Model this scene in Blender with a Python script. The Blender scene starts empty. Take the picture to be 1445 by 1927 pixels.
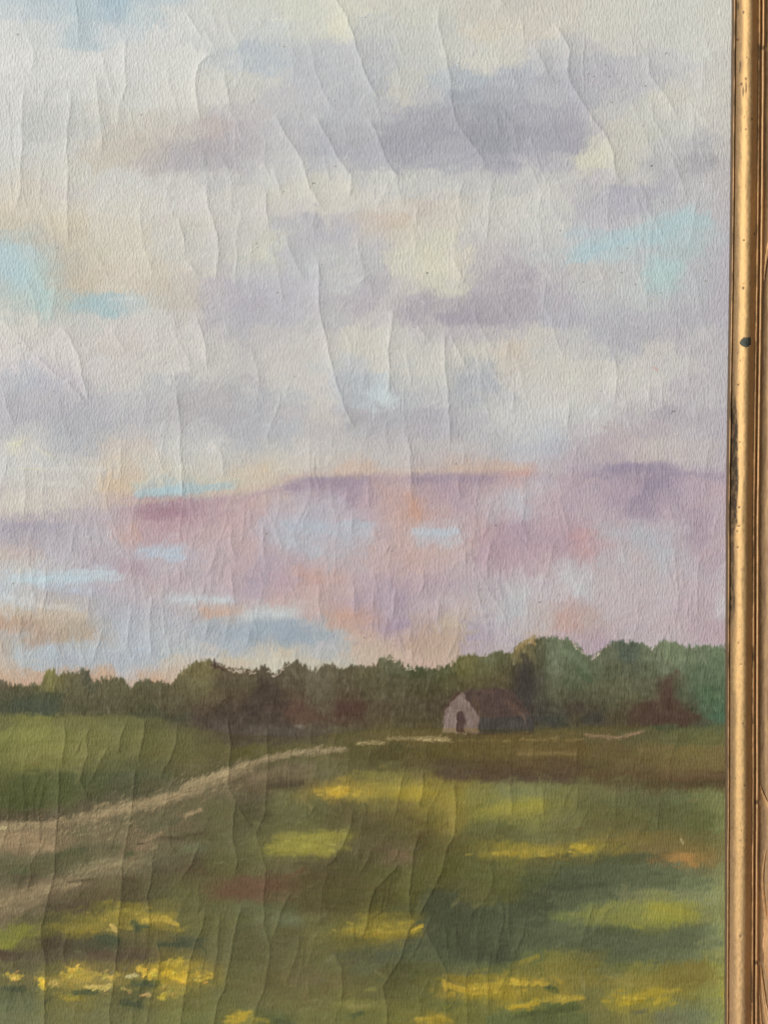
import bpy, bmesh, math
import numpy as np
from mathutils import Vector

# ------------------------------------------------------------------ scene, camera, light
scene = bpy.context.scene
S = 0.00025                      # metres per unit of the painting's own ruler (u)
CX, CY = 722.5, 963.5            # centre of the view on the canvas, in u
ZB = 2340.0                      # u of the lower edge of the frame (stands at z = 0)
DIST = 2330.0                    # camera distance from the canvas, in u

def W(px, py, h=0.0):
    return Vector(((px - CX) * S, -h * S, (ZB - py) * S))

cam_data = bpy.data.cameras.new("camera")
cam = bpy.data.objects.new("camera", cam_data)
scene.collection.objects.link(cam)
cam.location = W(CX, CY, DIST)
cam.rotation_euler = (math.pi / 2, 0, 0)
cam_data.sensor_fit = 'VERTICAL'
cam_data.sensor_height = 32.0
cam_data.lens = 16.0 / (CY / DIST)
cam_data.clip_start = 0.01
cam_data.clip_end = 50
scene.camera = cam

world = bpy.data.worlds.new("World")
scene.world = world
world.use_nodes = True
world.node_tree.nodes["Background"].inputs[0].default_value = (0.96, 0.98, 1.0, 1)
world.node_tree.nodes["Background"].inputs[1].default_value = 0.20

lamp = bpy.data.lights.new("window_light", 'AREA')
lamp.shape = 'RECTANGLE'
lamp.size = 0.75
lamp.size_y = 1.1
lamp.energy = 122.0
lamp.color = (1.0, 0.955, 0.90)
lo = bpy.data.objects.new("window_light", lamp)
scene.collection.objects.link(lo)
lo.location = W(CX, CY) + Vector((-2.30, -1.65, 0.70))
lo.rotation_euler = (W(CX, CY) - lo.location).to_track_quat('-Z', 'Y').to_euler()

scene.view_settings.view_transform = 'Standard'
scene.view_settings.look = 'None'
scene.view_settings.exposure = 0
scene.view_settings.gamma = 1
scene.view_settings.use_curve_mapping = False

# ------------------------------------------------------------------ helpers
rng = np.random.default_rng(7)

def hash2(ix, iy, seed):
    n = (ix.astype(np.int64) * 374761393 + iy.astype(np.int64) * 668265263 + seed * 1442695041) & 0xffffffff
    n = ((n ^ (n >> 13)) * 1274126177) & 0xffffffff
    n = (n ^ (n >> 16)) & 0xffffffff
    return n.astype(np.float64) / 4294967295.0

def vnoise(x, y, seed=0):
    """smooth value noise in -1..1"""
    ix = np.floor(x); iy = np.floor(y)
    fx = x - ix; fy = y - iy
    fx = fx * fx * (3 - 2 * fx); fy = fy * fy * (3 - 2 * fy)
    a = hash2(ix, iy, seed); b = hash2(ix + 1, iy, seed)
    c = hash2(ix, iy + 1, seed); d = hash2(ix + 1, iy + 1, seed)
    return ((a * (1 - fx) + b * fx) * (1 - fy) + (c * (1 - fx) + d * fx) * fy) * 2 - 1

def fbm(x, y, seed=0, octv=3):
    s = 0; a = 1.0; t = 0
    for k in range(octv):
        s = s + a * vnoise(x * 2 ** k, y * 2 ** k, seed + 17 * k); t += a; a *= 0.5
    return s / t

def sstep(e0, e1, x):
    t = np.clip((x - e0) / (e1 - e0), 0, 1)
    return t * t * (3 - 2 * t)

def parse(txt):
    pts = []
    for line in txt.strip().splitlines():
        y, rest = line.split(':')
        for tok in rest.split(';'):
            v = [float(q) for q in tok.split()]
            if len(v) == 4:
                pts.append((v[0], float(y), v[1], v[2], v[3]))
    return np.array(pts)

# ------------------------------------------------------------------ the canvas grid
xs = np.concatenate([np.arange(-1290, -30, 18.0), np.arange(-30, 1396, 1.62)])
ys = np.concatenate([np.arange(-130, -22, 12.0), np.arange(-22, 1950, 1.62), np.arange(1962, 2080, 12.0)])
NX, NY = len(xs), len(ys)
X, Y = np.meshgrid(xs, ys)
C = np.zeros((NY, NX, 3))                  # pigment, display values 0..255
H = np.zeros((NY, NX))                     # relief above the stretched linen, in u
R = np.zeros((NY, NX), dtype=np.int16)     # which painted area a spot belongs to

REGIONS = ['painted_sky', 'painted_blue_patch', 'painted_violet_haze', 'painted_tree_line', 'painted_tree',
           'painted_barn_gable', 'painted_barn_doorway', 'painted_barn_roof', 'painted_barn_side',
           'painted_field', 'painted_brown_field', 'painted_track', 'painted_meadow', 'painted_yellow_flowers',
           'painted_red_bush']
RID = {n: i for i, n in enumerate(REGIONS)}

def win(x0, x1, y0, y1):
    i0, i1 = np.searchsorted(xs, x0), np.searchsorted(xs, x1)
    j0, j1 = np.searchsorted(ys, y0), np.searchsorted(ys, y1)
    return slice(j0, j1), slice(i0, i1)

def field(points, sx, sy, step=6.0, ext=(-1300, 1400, -140, 2090)):
    """kernel-regressed colour field over the canvas from colour notes"""
    gx = np.concatenate([np.arange(ext[0], -60, 60.0), np.arange(-60, ext[1], step)])
    gy = np.arange(ext[2], ext[3], step)
    out = np.zeros((len(gy), len(gx), 3)); wsum = np.full((len(gy), len(gx)), 1e-300)
    d0 = np.full((len(gy), len(gx)), 1e18)
    ex = []
    for p in points:
        d = ((gx[None, :] - p[0]) / sx) ** 2 + ((gy[:, None] - p[1]) / sy) ** 2
        ex.append(d); d0 = np.minimum(d0, d)
    for p, d in zip(points, ex):
        w = np.exp(-(d - d0) * 0.5)
        wsum += w
        out += w[..., None] * p[2:5]
    return gx, gy, out / wsum[..., None]

def sample(fld, x, y):
    gx, gy, a = fld
    fi = np.interp(x.ravel(), gx, np.arange(len(gx))); fj = np.interp(y.ravel(), gy, np.arange(len(gy)))
    i0 = np.minimum(fi.astype(int), len(gx) - 2); j0 = np.minimum(fj.astype(int), len(gy) - 2)
    u = (fi - i0)[:, None]; v = (fj - j0)[:, None]
    r = (a[j0, i0] * (1 - u) + a[j0, i0 + 1] * u) * (1 - v) + (a[j0 + 1, i0] * (1 - u) + a[j0 + 1, i0 + 1] * u) * v
    return r.reshape(x.shape + (3,))

def poly_dist(PX, PY, pts):
    """distance, arc-length and total length to a polyline"""
    best = np.full(PX.shape, 1e9); arc = np.zeros(PX.shape); side = np.zeros(PX.shape)
    L = 0.0
    for (ax, ay), (bx, by) in zip(pts[:-1], pts[1:]):
        vx, vy = bx - ax, by - ay
        ln = math.hypot(vx, vy) + 1e-9
        t = np.clip(((PX - ax) * vx + (PY - ay) * vy) / ln ** 2, 0, 1)
        d = np.hypot(PX - ax - t * vx, PY - ay - t * vy)
        m = d < best
        best = np.where(m, d, best)
        arc = np.where(m, L + t * ln, arc)
        side = np.where(m, np.sign((PX - ax) * vy - (PY - ay) * vx), side)
        L += ln
    return best, arc, side, L

nstroke = [0]
def stroke(pts, w, col, a=0.9, soft=0.55, br=0.35, hgt=0.18, region=None, rag=0.35):
    """one brush stroke of pigment: soft edge, bristle streaks, a little thickness"""
    nstroke[0] += 1; sd = nstroke[0]
    if w > 3: w = w * 1.2
    if len(pts) == 1:
        pts = [(pts[0][0] - w * .6, pts[0][1]), (pts[0][0] + w * .6, pts[0][1])]
    px = [p[0] for p in pts]; py = [p[1] for p in pts]
    m = w * 1.6 + 3
    sl = win(min(px) - m, max(px) + m, min(py) - m, max(py) + m)
    PX, PY = X[sl], Y[sl]
    if PX.size == 0: return
    d, arc, side, L = poly_dist(PX, PY, pts)
    e = 1 + rag * vnoise(PX / (w * .7 + 3) + sd, PY / (w * .5 + 2), sd) + rag * .6 * vnoise(PX / 3.5, PY / 4.5, sd + 3)
    q = d / (w * np.maximum(e, .3))
    al = 1 - sstep(1 - soft, 1.0, q)
    streak = vnoise(arc / 26 + sd * 3.1, side * d / 2.2, sd + 5) * .6 + vnoise(arc / 9, side * d / 3.5, sd + 9) * .4
    drop = vnoise(PX / 13 + sd, PY / 5, sd + 21)
    endt = sstep(-.9, .9, (np.minimum(arc, L - arc) / w) + .8 * vnoise(side * d / 2.5, arc / 60, sd + 31) + .4) if L > 3 * w else 1.0
    al = np.clip(al * a * (1 + br * streak + .35 * drop) * endt, 0, 1)
    C[sl] = C[sl] * (1 - al[..., None]) + np.array(col, float) * al[..., None]
    H[sl] += hgt * al * (0.7 + .6 * streak)
    if region is not None:
        rr = R[sl]; rr[al > .45] = RID[region]

def poly_mask(PX, PY, pts):
    ins = np.zeros(PX.shape, bool)
    n = len(pts)
    for i in range(n):
        x1, y1 = pts[i]; x2, y2 = pts[(i + 1) % n]
        if y1 == y2: continue
        c = ((PY >= y1) != (PY >= y2)) & (PX < (x2 - x1) * (PY - y1) / (y2 - y1) + x1)
        ins ^= c
    return ins

def area(pts, col, a=0.95, edge=3.0, region=None, jit=6, hgt=.15):
    """a filled patch of pigment with a ragged edge"""
    nstroke[0] += 1; sd = nstroke[0]
    px = [p[0] for p in pts]; py = [p[1] for p in pts]
    sl = win(min(px) - 8, max(px) + 8, min(py) - 8, max(py) + 8)
    PX, PY = X[sl], Y[sl]
    wx = PX + 2.4 * vnoise(PX / 7, PY / 7, sd); wy = PY + 2.4 * vnoise(PX / 6, PY / 9, sd + 1)
    ins = poly_mask(wx, wy, pts)
    d, *_ = poly_dist(wx, wy, list(pts) + [pts[0]])
    sdv = np.where(ins, d, -d)
    al = sstep(-edge * .5, edge * .5, sdv) * a
    cc = np.array(col, float) + jit * vnoise(PX / 3, PY / 14, sd + 7)[..., None] + jit * .7 * vnoise(PX / 11, PY / 9, sd + 8)[..., None]
    C[sl] = C[sl] * (1 - al[..., None]) + cc * al[..., None]
    H[sl] += hgt * al
    if region is not None:
        rr = R[sl]; rr[al > .5] = RID[region]

# ------------------------------------------------------------------ colour notes: sky
SKY = parse('''
-10: 0 188 204 213; 115 176 196 206; 230 163 190 208; 300 182 200 208; 345 198 205 206; 460 207 207 194; 575 208 208 190; 690 208 205 188; 805 204 200 186; 920 206 197 184; 1035 208 198 184; 1150 205 201 188; 1265 203 203 192; 1376 205 202 190
20: 0 196 206 211; 100 186 200 208; 160 174 196 206; 215 164 190 206; 260 190 203 208; 345 208 208 204; 460 206 207 196; 575 209 209 192; 640 214 211 190; 805 204 201 188; 920 208 200 184; 1035 208 199 184; 1150 205 201 188; 1265 203 202 191; 1376 205 202 190
60: 0 214 214 210; 80 208 210 208; 115 198 206 208; 155 178 196 205; 200 202 208 210; 345 212 211 207; 420 206 206 200; 500 202 205 200; 575 207 207 196; 635 217 213 188; 690 200 200 192; 805 200 199 190; 920 213 203 183; 1000 211 201 184; 1150 204 200 188; 1265 203 201 190; 1376 205 202 190
90: 490 184 193 201; 540 190 194 198; 620 192 193 197; 700 192 192 193; 790 198 198 190; 880 206 203 192; 960 208 202 188; 1030 198 194 190; 1100 196 191 188; 1190 202 198 189; 1300 205 203 193
120: 0 218 216 211; 115 213 212 207; 230 213 211 206; 345 213 211 203; 440 198 201 201; 480 184 193 201; 575 190 191 197; 690 190 190 193; 805 196 196 190; 920 208 203 190; 1035 189 187 192; 1100 184 182 188; 1200 190 186 190; 1265 196 194 194; 1376 200 196 188
150: 0 212 210 206; 230 211 209 203; 430 208 205 195; 500 205 203 196; 575 190 190 196; 690 188 188 193; 770 198 196 187; 850 182 188 194; 900 174 182 190; 960 178 180 190; 1070 176 174 184; 1140 184 178 186; 1210 190 185 190; 1290 202 198 190; 1376 202 197 188
180: 0 209 207 202; 115 207 206 201; 230 208 206 199; 345 212 208 198; 460 206 202 193; 520 196 193 196; 600 191 190 196; 690 186 186 191; 755 202 198 186; 805 190 189 192; 870 164 168 180; 930 170 170 181; 1035 182 180 188; 1110 178 176 186; 1150 188 186 188; 1250 206 200 186; 1376 203 198 188
215: 0 207 206 202; 115 200 200 194; 215 206 202 190; 345 206 200 190; 460 196 189 189; 575 192 190 194; 640 186 186 192; 720 184 183 189; 790 172 171 181; 850 166 165 176; 920 158 158 171; 1000 170 168 180; 1080 172 169 180; 1140 198 193 188; 1210 200 197 186; 1290 206 201 191; 1376 202 196 187
245: 0 206 206 202; 90 194 195 189; 160 196 195 189; 230 204 195 180; 300 204 194 182; 350 200 190 182; 400 194 178 175; 460 190 181 186; 540 192 189 193; 620 182 181 188; 690 177 175 183; 760 166 164 175; 840 164 162 174; 920 155 154 168; 1000 160 158 172; 1075 166 163 176; 1120 186 181 183; 1170 202 196 182; 1265 196 194 187; 1376 200 194 186
275: 0 208 207 203; 115 206 204 198; 200 204 194 178; 240 198 186 168; 300 192 180 174; 345 186 176 178; 410 180 170 176; 460 186 178 184; 530 195 191 193; 610 178 177 187; 690 174 173 183; 770 164 162 175; 850 170 168 180; 930 154 153 168; 1010 166 164 177; 1080 164 161 175; 1125 208 201 181; 1180 202 197 184; 1265 192 189 188; 1310 182 178 181; 1376 194 188 184
305: 0 206 204 198; 115 207 203 192; 220 204 193 175; 290 190 178 174; 345 182 174 180; 420 180 172 179; 470 192 186 190; 530 200 197 195; 600 192 191 195; 690 177 175 185; 780 176 174 184; 850 176 174 184; 930 170 167 179; 1000 176 172 183; 1060 184 180 186; 1110 214 206 180; 1160 202 197 183; 1260 186 182 183; 1310 171 167 173; 1376 188 182 182
335: 0 208 201 188; 115 209 203 190; 230 206 203 196; 330 204 199 193; 420 198 194 192; 520 204 201 196; 600 208 203 190; 690 202 199 192; 800 198 196 191; 900 194 190 189; 980 194 190 189; 1060 200 195 190; 1130 196 189 189; 1200 196 191 187; 1270 182 178 183; 1376 189 183 184
360: 0 211 200 182; 60 212 201 182; 115 209 201 188; 110 204 192 190; 230 210 205 195; 345 208 203 196; 460 206 201 192; 540 211 205 190; 640 211 204 188; 720 206 202 194; 805 200 197 190; 920 198 195 188; 1035 205 200 192; 1105 190 184 190; 1180 175 169 184; 1250 178 174 184; 1310 190 186 188; 1376 189 183 186
390: 0 216 201 176; 60 214 202 182; 115 212 202 183; 230 212 205 190; 345 210 204 196; 460 206 201 193; 545 206 199 192; 640 210 203 190; 740 212 200 186; 790 206 190 176; 850 208 198 184; 940 205 200 190; 1035 202 198 192; 1120 188 182 190; 1190 178 172 186; 1260 186 184 188; 1330 188 184 188; 1376 187 180 186
420: 0 208 194 168; 40 206 194 172; 115 213 199 170; 230 213 203 184; 345 208 199 188; 460 206 200 192; 545 194 189 192; 580 186 181 189; 640 192 186 190; 700 206 190 176; 730 208 186 164; 805 209 199 182; 920 202 198 190; 1035 204 201 194; 1130 190 186 192; 1200 190 188 190; 1265 170 194 199; 1310 174 193 197; 1376 187 181 189
448: 0 186 192 184; 40 186 194 186; 80 198 190 172; 130 207 192 166; 230 213 203 182; 345 207 201 190; 460 202 197 190; 500 206 202 186; 560 190 186 190; 620 187 183 190; 690 198 190 187; 750 207 197 178; 810 211 204 182; 920 200 194 190; 1035 200 198 194; 1105 178 195 202; 1170 174 197 204; 1230 169 197 203; 1300 172 194 199; 1345 180 188 192; 1376 186 180 188
478: 0 172 200 206; 30 176 206 210; 60 186 206 206; 90 188 190 178; 130 194 184 164; 170 208 196 172; 230 214 203 180; 345 206 200 189; 400 200 196 188; 460 203 199 189; 497 214 210 184; 545 188 186 192; 620 192 191 192; 690 192 189 190; 760 208 202 182; 800 213 206 178; 850 213 205 183; 920 196 186 187; 990 192 186 188; 1050 192 194 194; 1100 172 198 206; 1150 180 198 202; 1200 186 190 194; 1265 176 190 192; 1376 184 178 188
510: 0 176 199 208; 30 172 202 210; 66 182 208 206; 95 182 186 174; 140 194 183 162; 175 210 194 170; 240 214 200 178; 310 212 199 179; 380 205 197 186; 440 198 193 190; 500 196 193 192; 575 190 188 194; 640 196 194 194; 700 190 184 188; 770 208 202 183; 810 215 208 180; 860 215 206 184; 900 194 184 185; 960 184 174 182; 1030 192 186 188; 1110 194 188 184; 1180 190 190 190; 1230 172 200 200; 1270 176 198 199; 1310 184 184 190; 1376 183 177 187
540: 0 182 196 192; 40 178 200 198; 85 176 203 201; 115 190 190 176; 150 205 186 160; 230 213 198 177; 300 207 193 172; 345 205 193 180; 395 194 184 190; 460 189 183 194; 540 190 186 196; 590 192 189 196; 650 197 196 196; 700 186 178 186; 760 198 190 184; 800 211 204 182; 850 210 202 183; 905 184 172 181; 975 177 165 176; 1035 188 180 186; 1110 192 188 188; 1180 192 193 192; 1250 172 197 196; 1300 182 184 190; 1376 182 176 187
572: 0 196 200 190; 40 186 200 192; 90 173 201 197; 125 186 190 178; 150 178 192 186; 185 162 192 197; 215 170 194 199; 250 194 200 198; 300 201 193 178; 350 198 186 170; 395 192 183 188; 460 182 175 187; 540 189 184 195; 610 190 184 190; 680 185 176 184; 740 192 184 186; 790 178 167 177; 850 183 172 178; 910 174 162 174; 980 177 166 177; 1050 184 178 187; 1130 188 186 190; 1200 190 190 191; 1280 184 182 188; 1376 181 175 187
600: 0 214 208 198; 60 208 204 192; 110 196 196 188; 170 202 198 192; 230 209 202 196; 290 207 202 196; 350 202 193 184; 400 192 185 190; 460 185 179 190; 540 188 184 192; 620 192 187 190; 690 196 188 187; 740 199 192 189; 790 180 168 177; 865 166 154 171; 920 171 159 172; 980 180 171 182; 1060 182 178 188; 1150 181 178 186; 1230 183 178 186; 1300 182 176 186; 1376 182 176 188
630: 0 217 210 200; 60 213 205 196; 115 208 199 192; 230 211 200 193; 310 209 202 195; 390 204 196 190; 450 190 184 190; 520 196 190 189; 590 202 196 191; 680 208 201 188; 740 206 201 192; 800 196 189 186; 860 190 181 184; 930 192 183 184; 1000 202 195 186; 1060 195 190 188; 1140 180 177 186; 1200 178 173 182; 1270 184 177 184; 1330 190 185 187; 1376 184 178 188
660: 0 216 206 200; 60 214 204 200; 115 212 203 196; 230 208 197 190; 345 208 201 192; 410 203 197 190; 460 196 190 188; 530 203 195 190; 600 204 197 190; 690 209 202 188; 760 204 200 190; 830 202 196 187; 900 206 198 184; 965 210 193 174; 1035 201 196 188; 1110 196 191 188; 1170 182 178 186; 1230 200 192 186; 1300 190 183 187; 1376 187 181 188
690: 0 212 204 204; 50 198 195 202; 115 205 196 197; 170 210 202 198; 240 206 198 190; 320 210 204 196; 400 202 197 190; 470 200 194 190; 540 206 198 190; 610 200 197 194; 670 196 197 198; 720 206 200 190; 780 204 199 188; 840 202 197 186; 900 186 186 188; 960 205 193 178; 1040 206 199 188; 1120 206 199 188; 1200 205 199 190; 1270 198 191 187; 1376 188 181 187
720: 0 194 191 199; 50 184 187 199; 90 188 184 196; 140 197 189 195; 200 206 198 194; 260 206 200 194; 300 192 192 194; 345 188 183 186; 460 184 178 182; 540 203 197 192; 590 206 198 191; 640 188 190 196; 680 183 188 196; 715 187 195 202; 760 196 194 190; 830 199 195 188; 870 176 178 186; 920 175 178 187; 970 204 197 188; 1060 207 200 189; 1150 206 200 191; 1220 206 200 192; 1290 192 184 187; 1376 187 179 186
750: 0 186 183 192; 60 188 183 190; 115 188 182 190; 180 190 186 192; 240 196 192 195; 290 190 186 190; 345 184 176 181; 420 184 177 181; 480 184 182 188; 540 192 192 194; 600 206 197 188; 650 185 186 193; 690 182 187 195; 717 198 210 214; 760 184 184 188; 830 188 186 187; 880 178 178 186; 940 190 188 190; 1000 205 200 193; 1080 206 200 192; 1160 202 194 190; 1230 200 192 190; 1290 186 176 184; 1340 192 186 190; 1376 186 177 185
782: 0 184 180 190; 60 184 180 188; 130 180 178 187; 200 184 181 189; 270 188 185 190; 345 183 176 181; 420 181 176 183; 480 183 182 189; 540 190 184 187; 610 200 191 184; 670 184 178 184; 740 176 174 183; 810 177 171 182; 880 186 182 187; 950 202 197 192; 1035 204 201 197; 1120 202 198 195; 1190 192 180 184; 1270 178 166 176; 1330 186 174 182; 1376 184 174 184
812: 0 190 186 192; 60 196 192 194; 130 180 179 188; 185 182 182 190; 240 194 188 188; 310 196 192 192; 380 194 190 192; 460 182 180 187; 540 184 184 190; 610 192 184 184; 690 184 178 183; 760 184 177 182; 830 182 176 184; 900 188 184 188; 970 198 196 196; 1040 194 195 200; 1100 198 188 190; 1160 190 172 176; 1230 186 172 178; 1300 190 180 186; 1376 184 173 183
840: 0 204 200 198; 35 220 214 190; 70 202 198 194; 115 188 187 192; 165 186 186 193; 215 204 190 180; 260 206 190 178; 330 202 198 192; 400 204 200 194; 460 188 187 191; 520 196 192 186; 575 200 192 187; 640 198 190 186; 700 194 186 184; 780 192 184 182; 860 194 184 183; 930 188 182 186; 980 186 186 194; 1040 183 185 196; 1090 188 174 182; 1140 190 168 174; 1200 196 178 177; 1265 198 184 180; 1320 192 178 180; 1376 184 172 182
868: 0 208 204 200; 60 206 202 198; 115 204 199 196; 170 206 198 190; 220 212 193 172; 280 208 196 180; 345 203 199 190; 420 202 197 190; 470 200 190 180; 520 208 196 182; 600 204 194 184; 660 206 188 176; 730 198 188 184; 800 194 180 178; 870 198 178 172; 930 198 180 174; 980 190 186 192; 1035 188 178 186; 1100 186 166 176; 1160 186 166 174; 1220 198 180 174; 1290 200 184 180; 1340 188 174 180; 1376 184 170 182
885: 0 206 202 198; 60 208 204 196; 115 206 201 194; 170 204 196 190; 200 214 196 172; 240 214 192 166; 300 208 196 178; 345 207 199 181; 410 206 196 180; 460 212 194 170; 490 216 190 156; 540 210 196 176; 600 208 190 174; 660 220 174 148; 700 208 180 162; 745 204 188 180; 805 198 176 170; 860 206 170 150; 910 206 166 148; 950 204 164 150; 975 208 152 140; 1035 192 174 178; 1110 184 164 176; 1160 158 139 167; 1210 152 134 163; 1265 172 154 174; 1330 184 168 180; 1376 184 168 182
905: 0 208 200 194; 80 206 199 191; 150 204 196 188; 200 216 190 160; 235 217 188 155; 280 206 196 176; 330 194 196 184; 400 206 196 174; 450 212 192 166; 500 212 194 168; 545 186 162 168; 590 158 136 160; 640 150 128 156; 690 166 142 164; 745 196 164 156; 790 172 144 160; 840 162 134 158; 890 170 138 157; 940 192 152 154; 970 202 156 152; 1010 190 174 182; 1060 182 164 178; 1110 176 156 173; 1160 156 138 167; 1210 144 127 159; 1260 156 138 166; 1320 178 160 177; 1376 184 167 182
922: 0 208 200 192; 80 206 196 188; 150 206 192 182; 200 216 184 152; 235 217 184 150; 275 178 192 194; 320 168 192 198; 360 172 193 198; 410 190 190 180; 450 206 188 164; 500 206 188 166; 530 188 174 182; 580 170 156 174; 620 160 142 166; 670 152 130 158; 700 192 160 166; 760 198 156 148; 800 170 142 160; 850 174 142 158; 900 172 146 164; 950 184 174 186; 1000 196 170 176; 1050 188 164 176; 1110 176 156 173; 1160 166 148 173; 1200 150 133 162; 1250 156 138 166; 1300 168 150 172; 1376 184 166 182
945: 0 214 204 190; 60 214 204 188; 115 208 198 186; 170 204 188 178; 220 200 176 172; 260 188 146 152; 300 174 128 144; 345 170 124 143; 385 180 140 154; 430 204 166 162; 480 206 168 160; 520 188 176 186; 570 182 180 193; 620 182 182 194; 660 168 146 170; 700 194 160 168; 740 202 160 152; 780 206 150 126; 820 194 158 158; 870 174 150 170; 920 184 176 186; 960 178 187 200; 1010 186 166 178; 1060 182 158 174; 1120 184 166 178; 1170 156 139 166; 1220 150 133 161; 1265 166 148 170; 1310 176 158 175; 1376 186 169 185
968: 0 208 194 184; 60 204 190 182; 115 192 178 180; 170 190 174 182; 220 190 170 178; 260 190 148 154; 300 172 124 142; 340 172 122 142; 385 186 146 157; 440 204 162 164; 490 198 168 172; 530 184 184 196; 590 178 184 199; 640 180 184 197; 690 190 166 178; 740 204 162 152; 780 206 148 124; 830 196 158 154; 880 178 150 166; 940 184 178 188; 985 178 186 200; 1030 184 164 177; 1080 180 158 174; 1120 182 166 178; 1170 172 156 174; 1210 158 141 166; 1265 172 153 171; 1310 162 141 164; 1376 186 171 186
990: 0 176 166 182; 50 168 156 174; 100 172 162 178; 170 186 174 184; 240 200 168 168; 290 186 146 156; 330 182 138 150; 390 196 160 166; 450 202 164 164; 500 186 178 188; 550 178 186 201; 610 178 188 202; 670 182 184 196; 710 198 172 176; 755 208 164 146; 800 196 180 184; 850 192 178 182; 890 190 156 162; 930 178 142 158; 990 170 142 164; 1040 176 146 166; 1090 190 156 166; 1150 184 170 180; 1210 178 178 189; 1265 180 174 187; 1310 156 135 160; 1350 178 162 180; 1376 186 172 187
1012: 0 184 172 182; 60 180 168 180; 115 184 174 184; 190 190 178 186; 250 204 164 158; 290 192 156 166; 345 196 162 170; 400 198 168 172; 460 200 166 166; 515 178 184 199; 560 180 188 201; 620 180 189 202; 680 184 186 196; 720 198 172 172; 765 204 164 150; 800 184 194 207; 850 188 194 202; 890 200 160 156; 940 174 136 156; 1000 168 141 163; 1050 178 144 164; 1095 202 146 150; 1125 194 160 164; 1175 180 176 187; 1235 175 180 192; 1280 178 170 184; 1310 158 137 161; 1376 185 172 187
1040: 0 200 180 174; 50 198 178 174; 110 186 178 188; 190 186 172 182; 250 188 178 188; 290 182 192 208; 330 180 197 214; 365 188 186 198; 410 192 172 180; 460 200 166 166; 505 182 168 182; 560 178 168 183; 610 180 190 200; 650 184 180 188; 720 202 170 162; 765 206 166 150; 805 204 168 156; 860 198 170 168; 925 174 140 158; 990 174 140 160; 1050 180 148 162; 1100 202 154 156; 1140 188 176 182; 1190 184 186 190; 1240 176 184 193; 1290 180 176 188; 1320 168 148 169; 1376 186 173 188
1065: 0 196 190 186; 60 200 194 188; 120 192 186 190; 200 182 166 180; 250 180 154 168; 300 186 176 186; 345 184 182 192; 400 192 174 180; 460 196 164 170; 500 176 158 178; 550 180 160 176; 600 196 170 170; 660 192 172 176; 720 200 168 164; 770 202 164 156; 820 196 166 164; 870 190 170 174; 930 180 150 164; 990 182 154 168; 1040 188 168 176; 1090 188 182 188; 1150 188 190 194; 1230 180 184 191; 1290 182 180 190; 1330 176 158 175; 1376 188 178 190
1092: 0 192 192 196; 60 196 192 192; 130 190 188 194; 200 190 184 192; 250 186 168 180; 310 188 172 182; 380 190 176 184; 440 188 166 176; 490 168 150 175; 530 186 152 166; 580 208 156 142; 630 208 166 148; 680 190 164 174; 730 178 152 170; 790 186 156 166; 850 182 164 174; 910 180 164 172; 960 190 184 190; 1035 196 192 194; 1080 196 198 202; 1150 190 186 190; 1230 184 184 190; 1290 186 178 188; 1330 180 166 180; 1376 190 184 194
1112: 0 186 194 202; 50 194 190 190; 115 184 178 186; 180 180 174 190; 240 186 176 186; 300 188 178 184; 360 190 184 190; 430 190 172 180; 480 172 154 176; 530 196 160 164; 590 206 168 154; 640 200 168 160; 690 180 156 173; 740 176 150 169; 800 184 160 170; 860 186 170 176; 920 174 168 177; 970 190 192 196; 1040 194 195 199; 1100 196 196 200; 1160 190 184 187; 1230 190 180 184; 1300 188 174 182; 1376 194 190 197
1132: 0 200 198 196; 40 196 194 194; 100 190 180 176; 160 186 178 180; 220 178 176 188; 280 186 180 187; 345 192 196 202; 400 194 192 194; 460 194 172 178; 520 204 168 160; 580 204 172 164; 640 192 158 162; 690 176 152 172; 740 174 150 170; 800 186 164 173; 850 194 178 182; 910 180 174 179; 960 184 188 192; 1040 192 186 190; 1070 196 164 158; 1130 192 178 182; 1200 192 176 180; 1265 190 178 185; 1310 186 164 174; 1376 196 192 197
1152: 0 202 178 154; 40 198 176 150; 100 208 190 168; 150 206 184 158; 200 178 176 184; 250 174 178 190; 300 182 180 189; 350 184 176 183; 400 206 166 146; 440 202 174 156; 490 188 196 198; 550 200 192 188; 600 202 168 160; 650 204 154 132; 690 190 150 150; 740 182 158 173; 805 192 166 170; 860 198 174 158; 920 190 178 182; 960 186 186 190; 1020 192 178 176; 1065 198 156 144; 1110 194 164 158; 1180 192 174 180; 1250 192 174 178; 1300 182 158 168; 1376 194 188 194
1176: 0 196 156 128; 40 188 152 126; 90 196 168 142; 140 188 166 142; 180 178 172 168; 230 176 182 192; 300 184 186 193; 345 178 180 188; 400 168 176 186; 450 168 178 189; 500 156 170 184; 550 154 170 185; 600 178 176 180; 650 206 162 142; 690 192 154 152; 740 172 146 168; 790 184 156 152; 850 198 172 148; 910 178 162 174; 960 188 178 184; 1020 190 172 170; 1070 198 156 146; 1120 190 166 164; 1190 190 170 176; 1265 192 168 172; 1320 186 158 168; 1350 186 160 170
1198: 0 194 160 136; 25 176 182 186; 60 190 156 134; 110 186 160 136; 160 188 164 138; 200 184 182 184; 260 180 184 194; 330 182 184 190; 400 170 178 188; 440 160 172 186; 490 154 168 183; 540 150 166 181; 590 154 170 185; 630 178 178 178; 680 206 168 148; 740 190 158 156; 800 196 156 134; 850 194 162 138; 900 176 156 172; 950 186 170 178; 1000 196 172 162; 1060 192 164 164; 1120 186 158 164; 1200 188 168 174; 1270 190 170 174; 1330 186 158 168; 1376 190 158 168
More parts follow.
